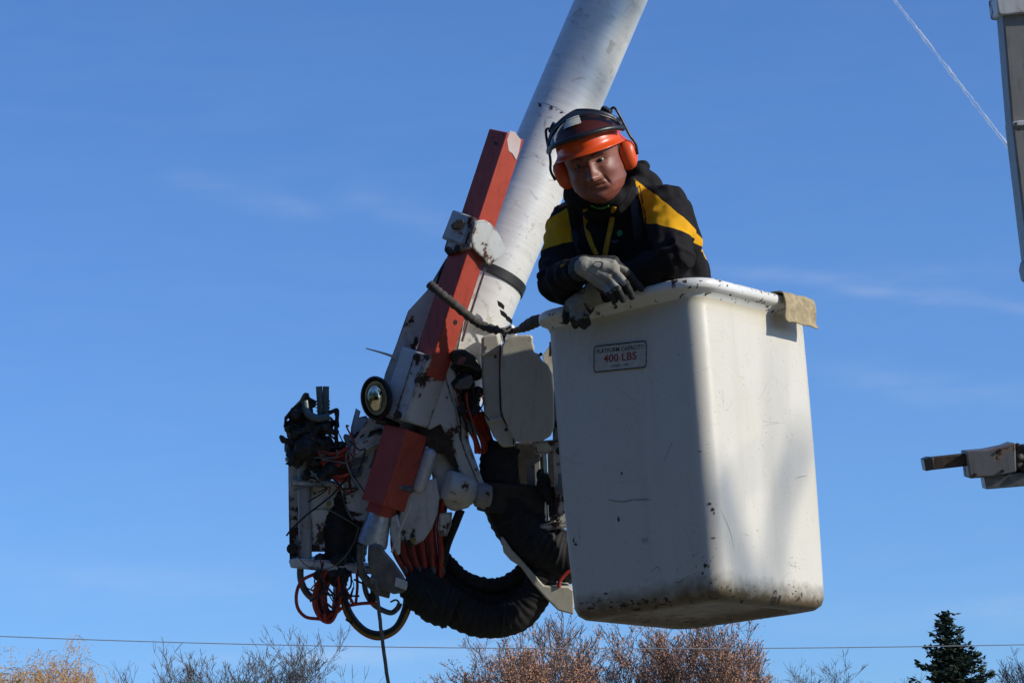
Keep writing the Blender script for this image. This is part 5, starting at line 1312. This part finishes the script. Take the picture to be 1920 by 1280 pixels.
# upper band of the visor (solid black strip over the crown)
vs = []; fs = []
for j in range(5):
    for i in range(NA+1):
        u = -1+2*i/NA; az = R(80)*u; hi = 80-52*abs(u)**2.2; vs.append(He(az, R(hi+(-24+29*j/4)*(1-.4*abs(u))), 1, .0165))
for j in range(4):
    for i in range(NA): k = j*(NA+1)+i; fs.append((k, k+1, k+NA+2, k+NA+1))
vbnd = MB().add(vs, fs).build('visor_band', 'black', helmet, 180); so_ = vbnd.modifiers.new('s', 'SOLIDIFY'); so_.thickness = .003
# sticker
lb_ = MB(); w2 = []
for j in range(5):
    for i in range(7): w2.append(V(-.30+.44*i/6, .34+.32*j/4, .0185))
lb_.add(w2, [(j*7+i, j*7+i+1, j*7+i+8, j*7+i+7) for j in range(4) for i in range(6)])
ob_ = lb_.build('visor_sticker', plain('cream_sticker', (.68, .64, .50), .95, 0, .4, 160, 0), helmet, 180)
ln_ = MB(); ln_.add([V(-.30+.44*i/6, .575, .0195) for i in range(7)]+[V(-.30+.44*i/6, .59, .0195) for i in range(7)], [(i, i+1, i+8, i+7) for i in range(6)]); merge(ob_, ln_, 'ink')
# ear muffs with wire arms
for s in (-1, 1):
    c = Hd(s*(.082 if s > 0 else .080), -.012, -.012); ax = (hx*s+hf*.18-hu*.12).normalized()
    cu2 = (hu*.97+hf*-.1); cu2 = (cu2-ax*cu2.dot(ax)).normalized(); cf2 = ax.cross(cu2)
    def cup(prof, rx, rz, name, mat, par):
        vs, fs = [], []; n = 32
        for dr, dep in prof:
            for k in range(n):
                a = 2*math.pi*k/n; vs.append(c+cf2*math.cos(a)*rx*dr+cu2*math.sin(a)*rz*dr+ax*dep)
        for j in range(len(prof)-1):
            for k in range(n): fs.append((j*n+k, j*n+(k+1) % n, (j+1)*n+(k+1) % n, (j+1)*n+k))
        fs.append(tuple(range(n))[::-1]); fs.append(tuple((len(prof)-1)*n+k for k in range(n)))
        return MB().add(vs, fs).build(name, mat, par, 180)
    cupo = cup([(.80, -.002), (1, .002), (1.04, .012), (1.0, .022), (.86, .034), (.55, .041), (.1, .043)], .032, .046, 'ear_muff', 'orange_dark', helmet)
    cup([(.75, -.022), (1.0, -.018), (1.06, -.008), (1.0, .001), (.9, .002)], .033, .046, 'muff_cushion', 'rubber', helmet)
    m1 = He(R(88)*s, R(42), 1, .018)
    arm_ = catmull([m1, m1+hx*s*.022+hu*.000, c+ax*.040+hu*.062, c+ax*.050+hu*.03, c+ax*.046-hu*.004], 8)
    tube(MB(), arm_, .0042, 8).build('muff_arm', 'black', helmet, 180)
    mb = MB(); beam(mb, He(R(80)*s, R(45), 1, .004), He(R(80)*s, R(45), 1, .028), .016, .013, 20); bevel(mb.build('arm_mount', 'black', helmet, 20), .004, 3)
#@@END
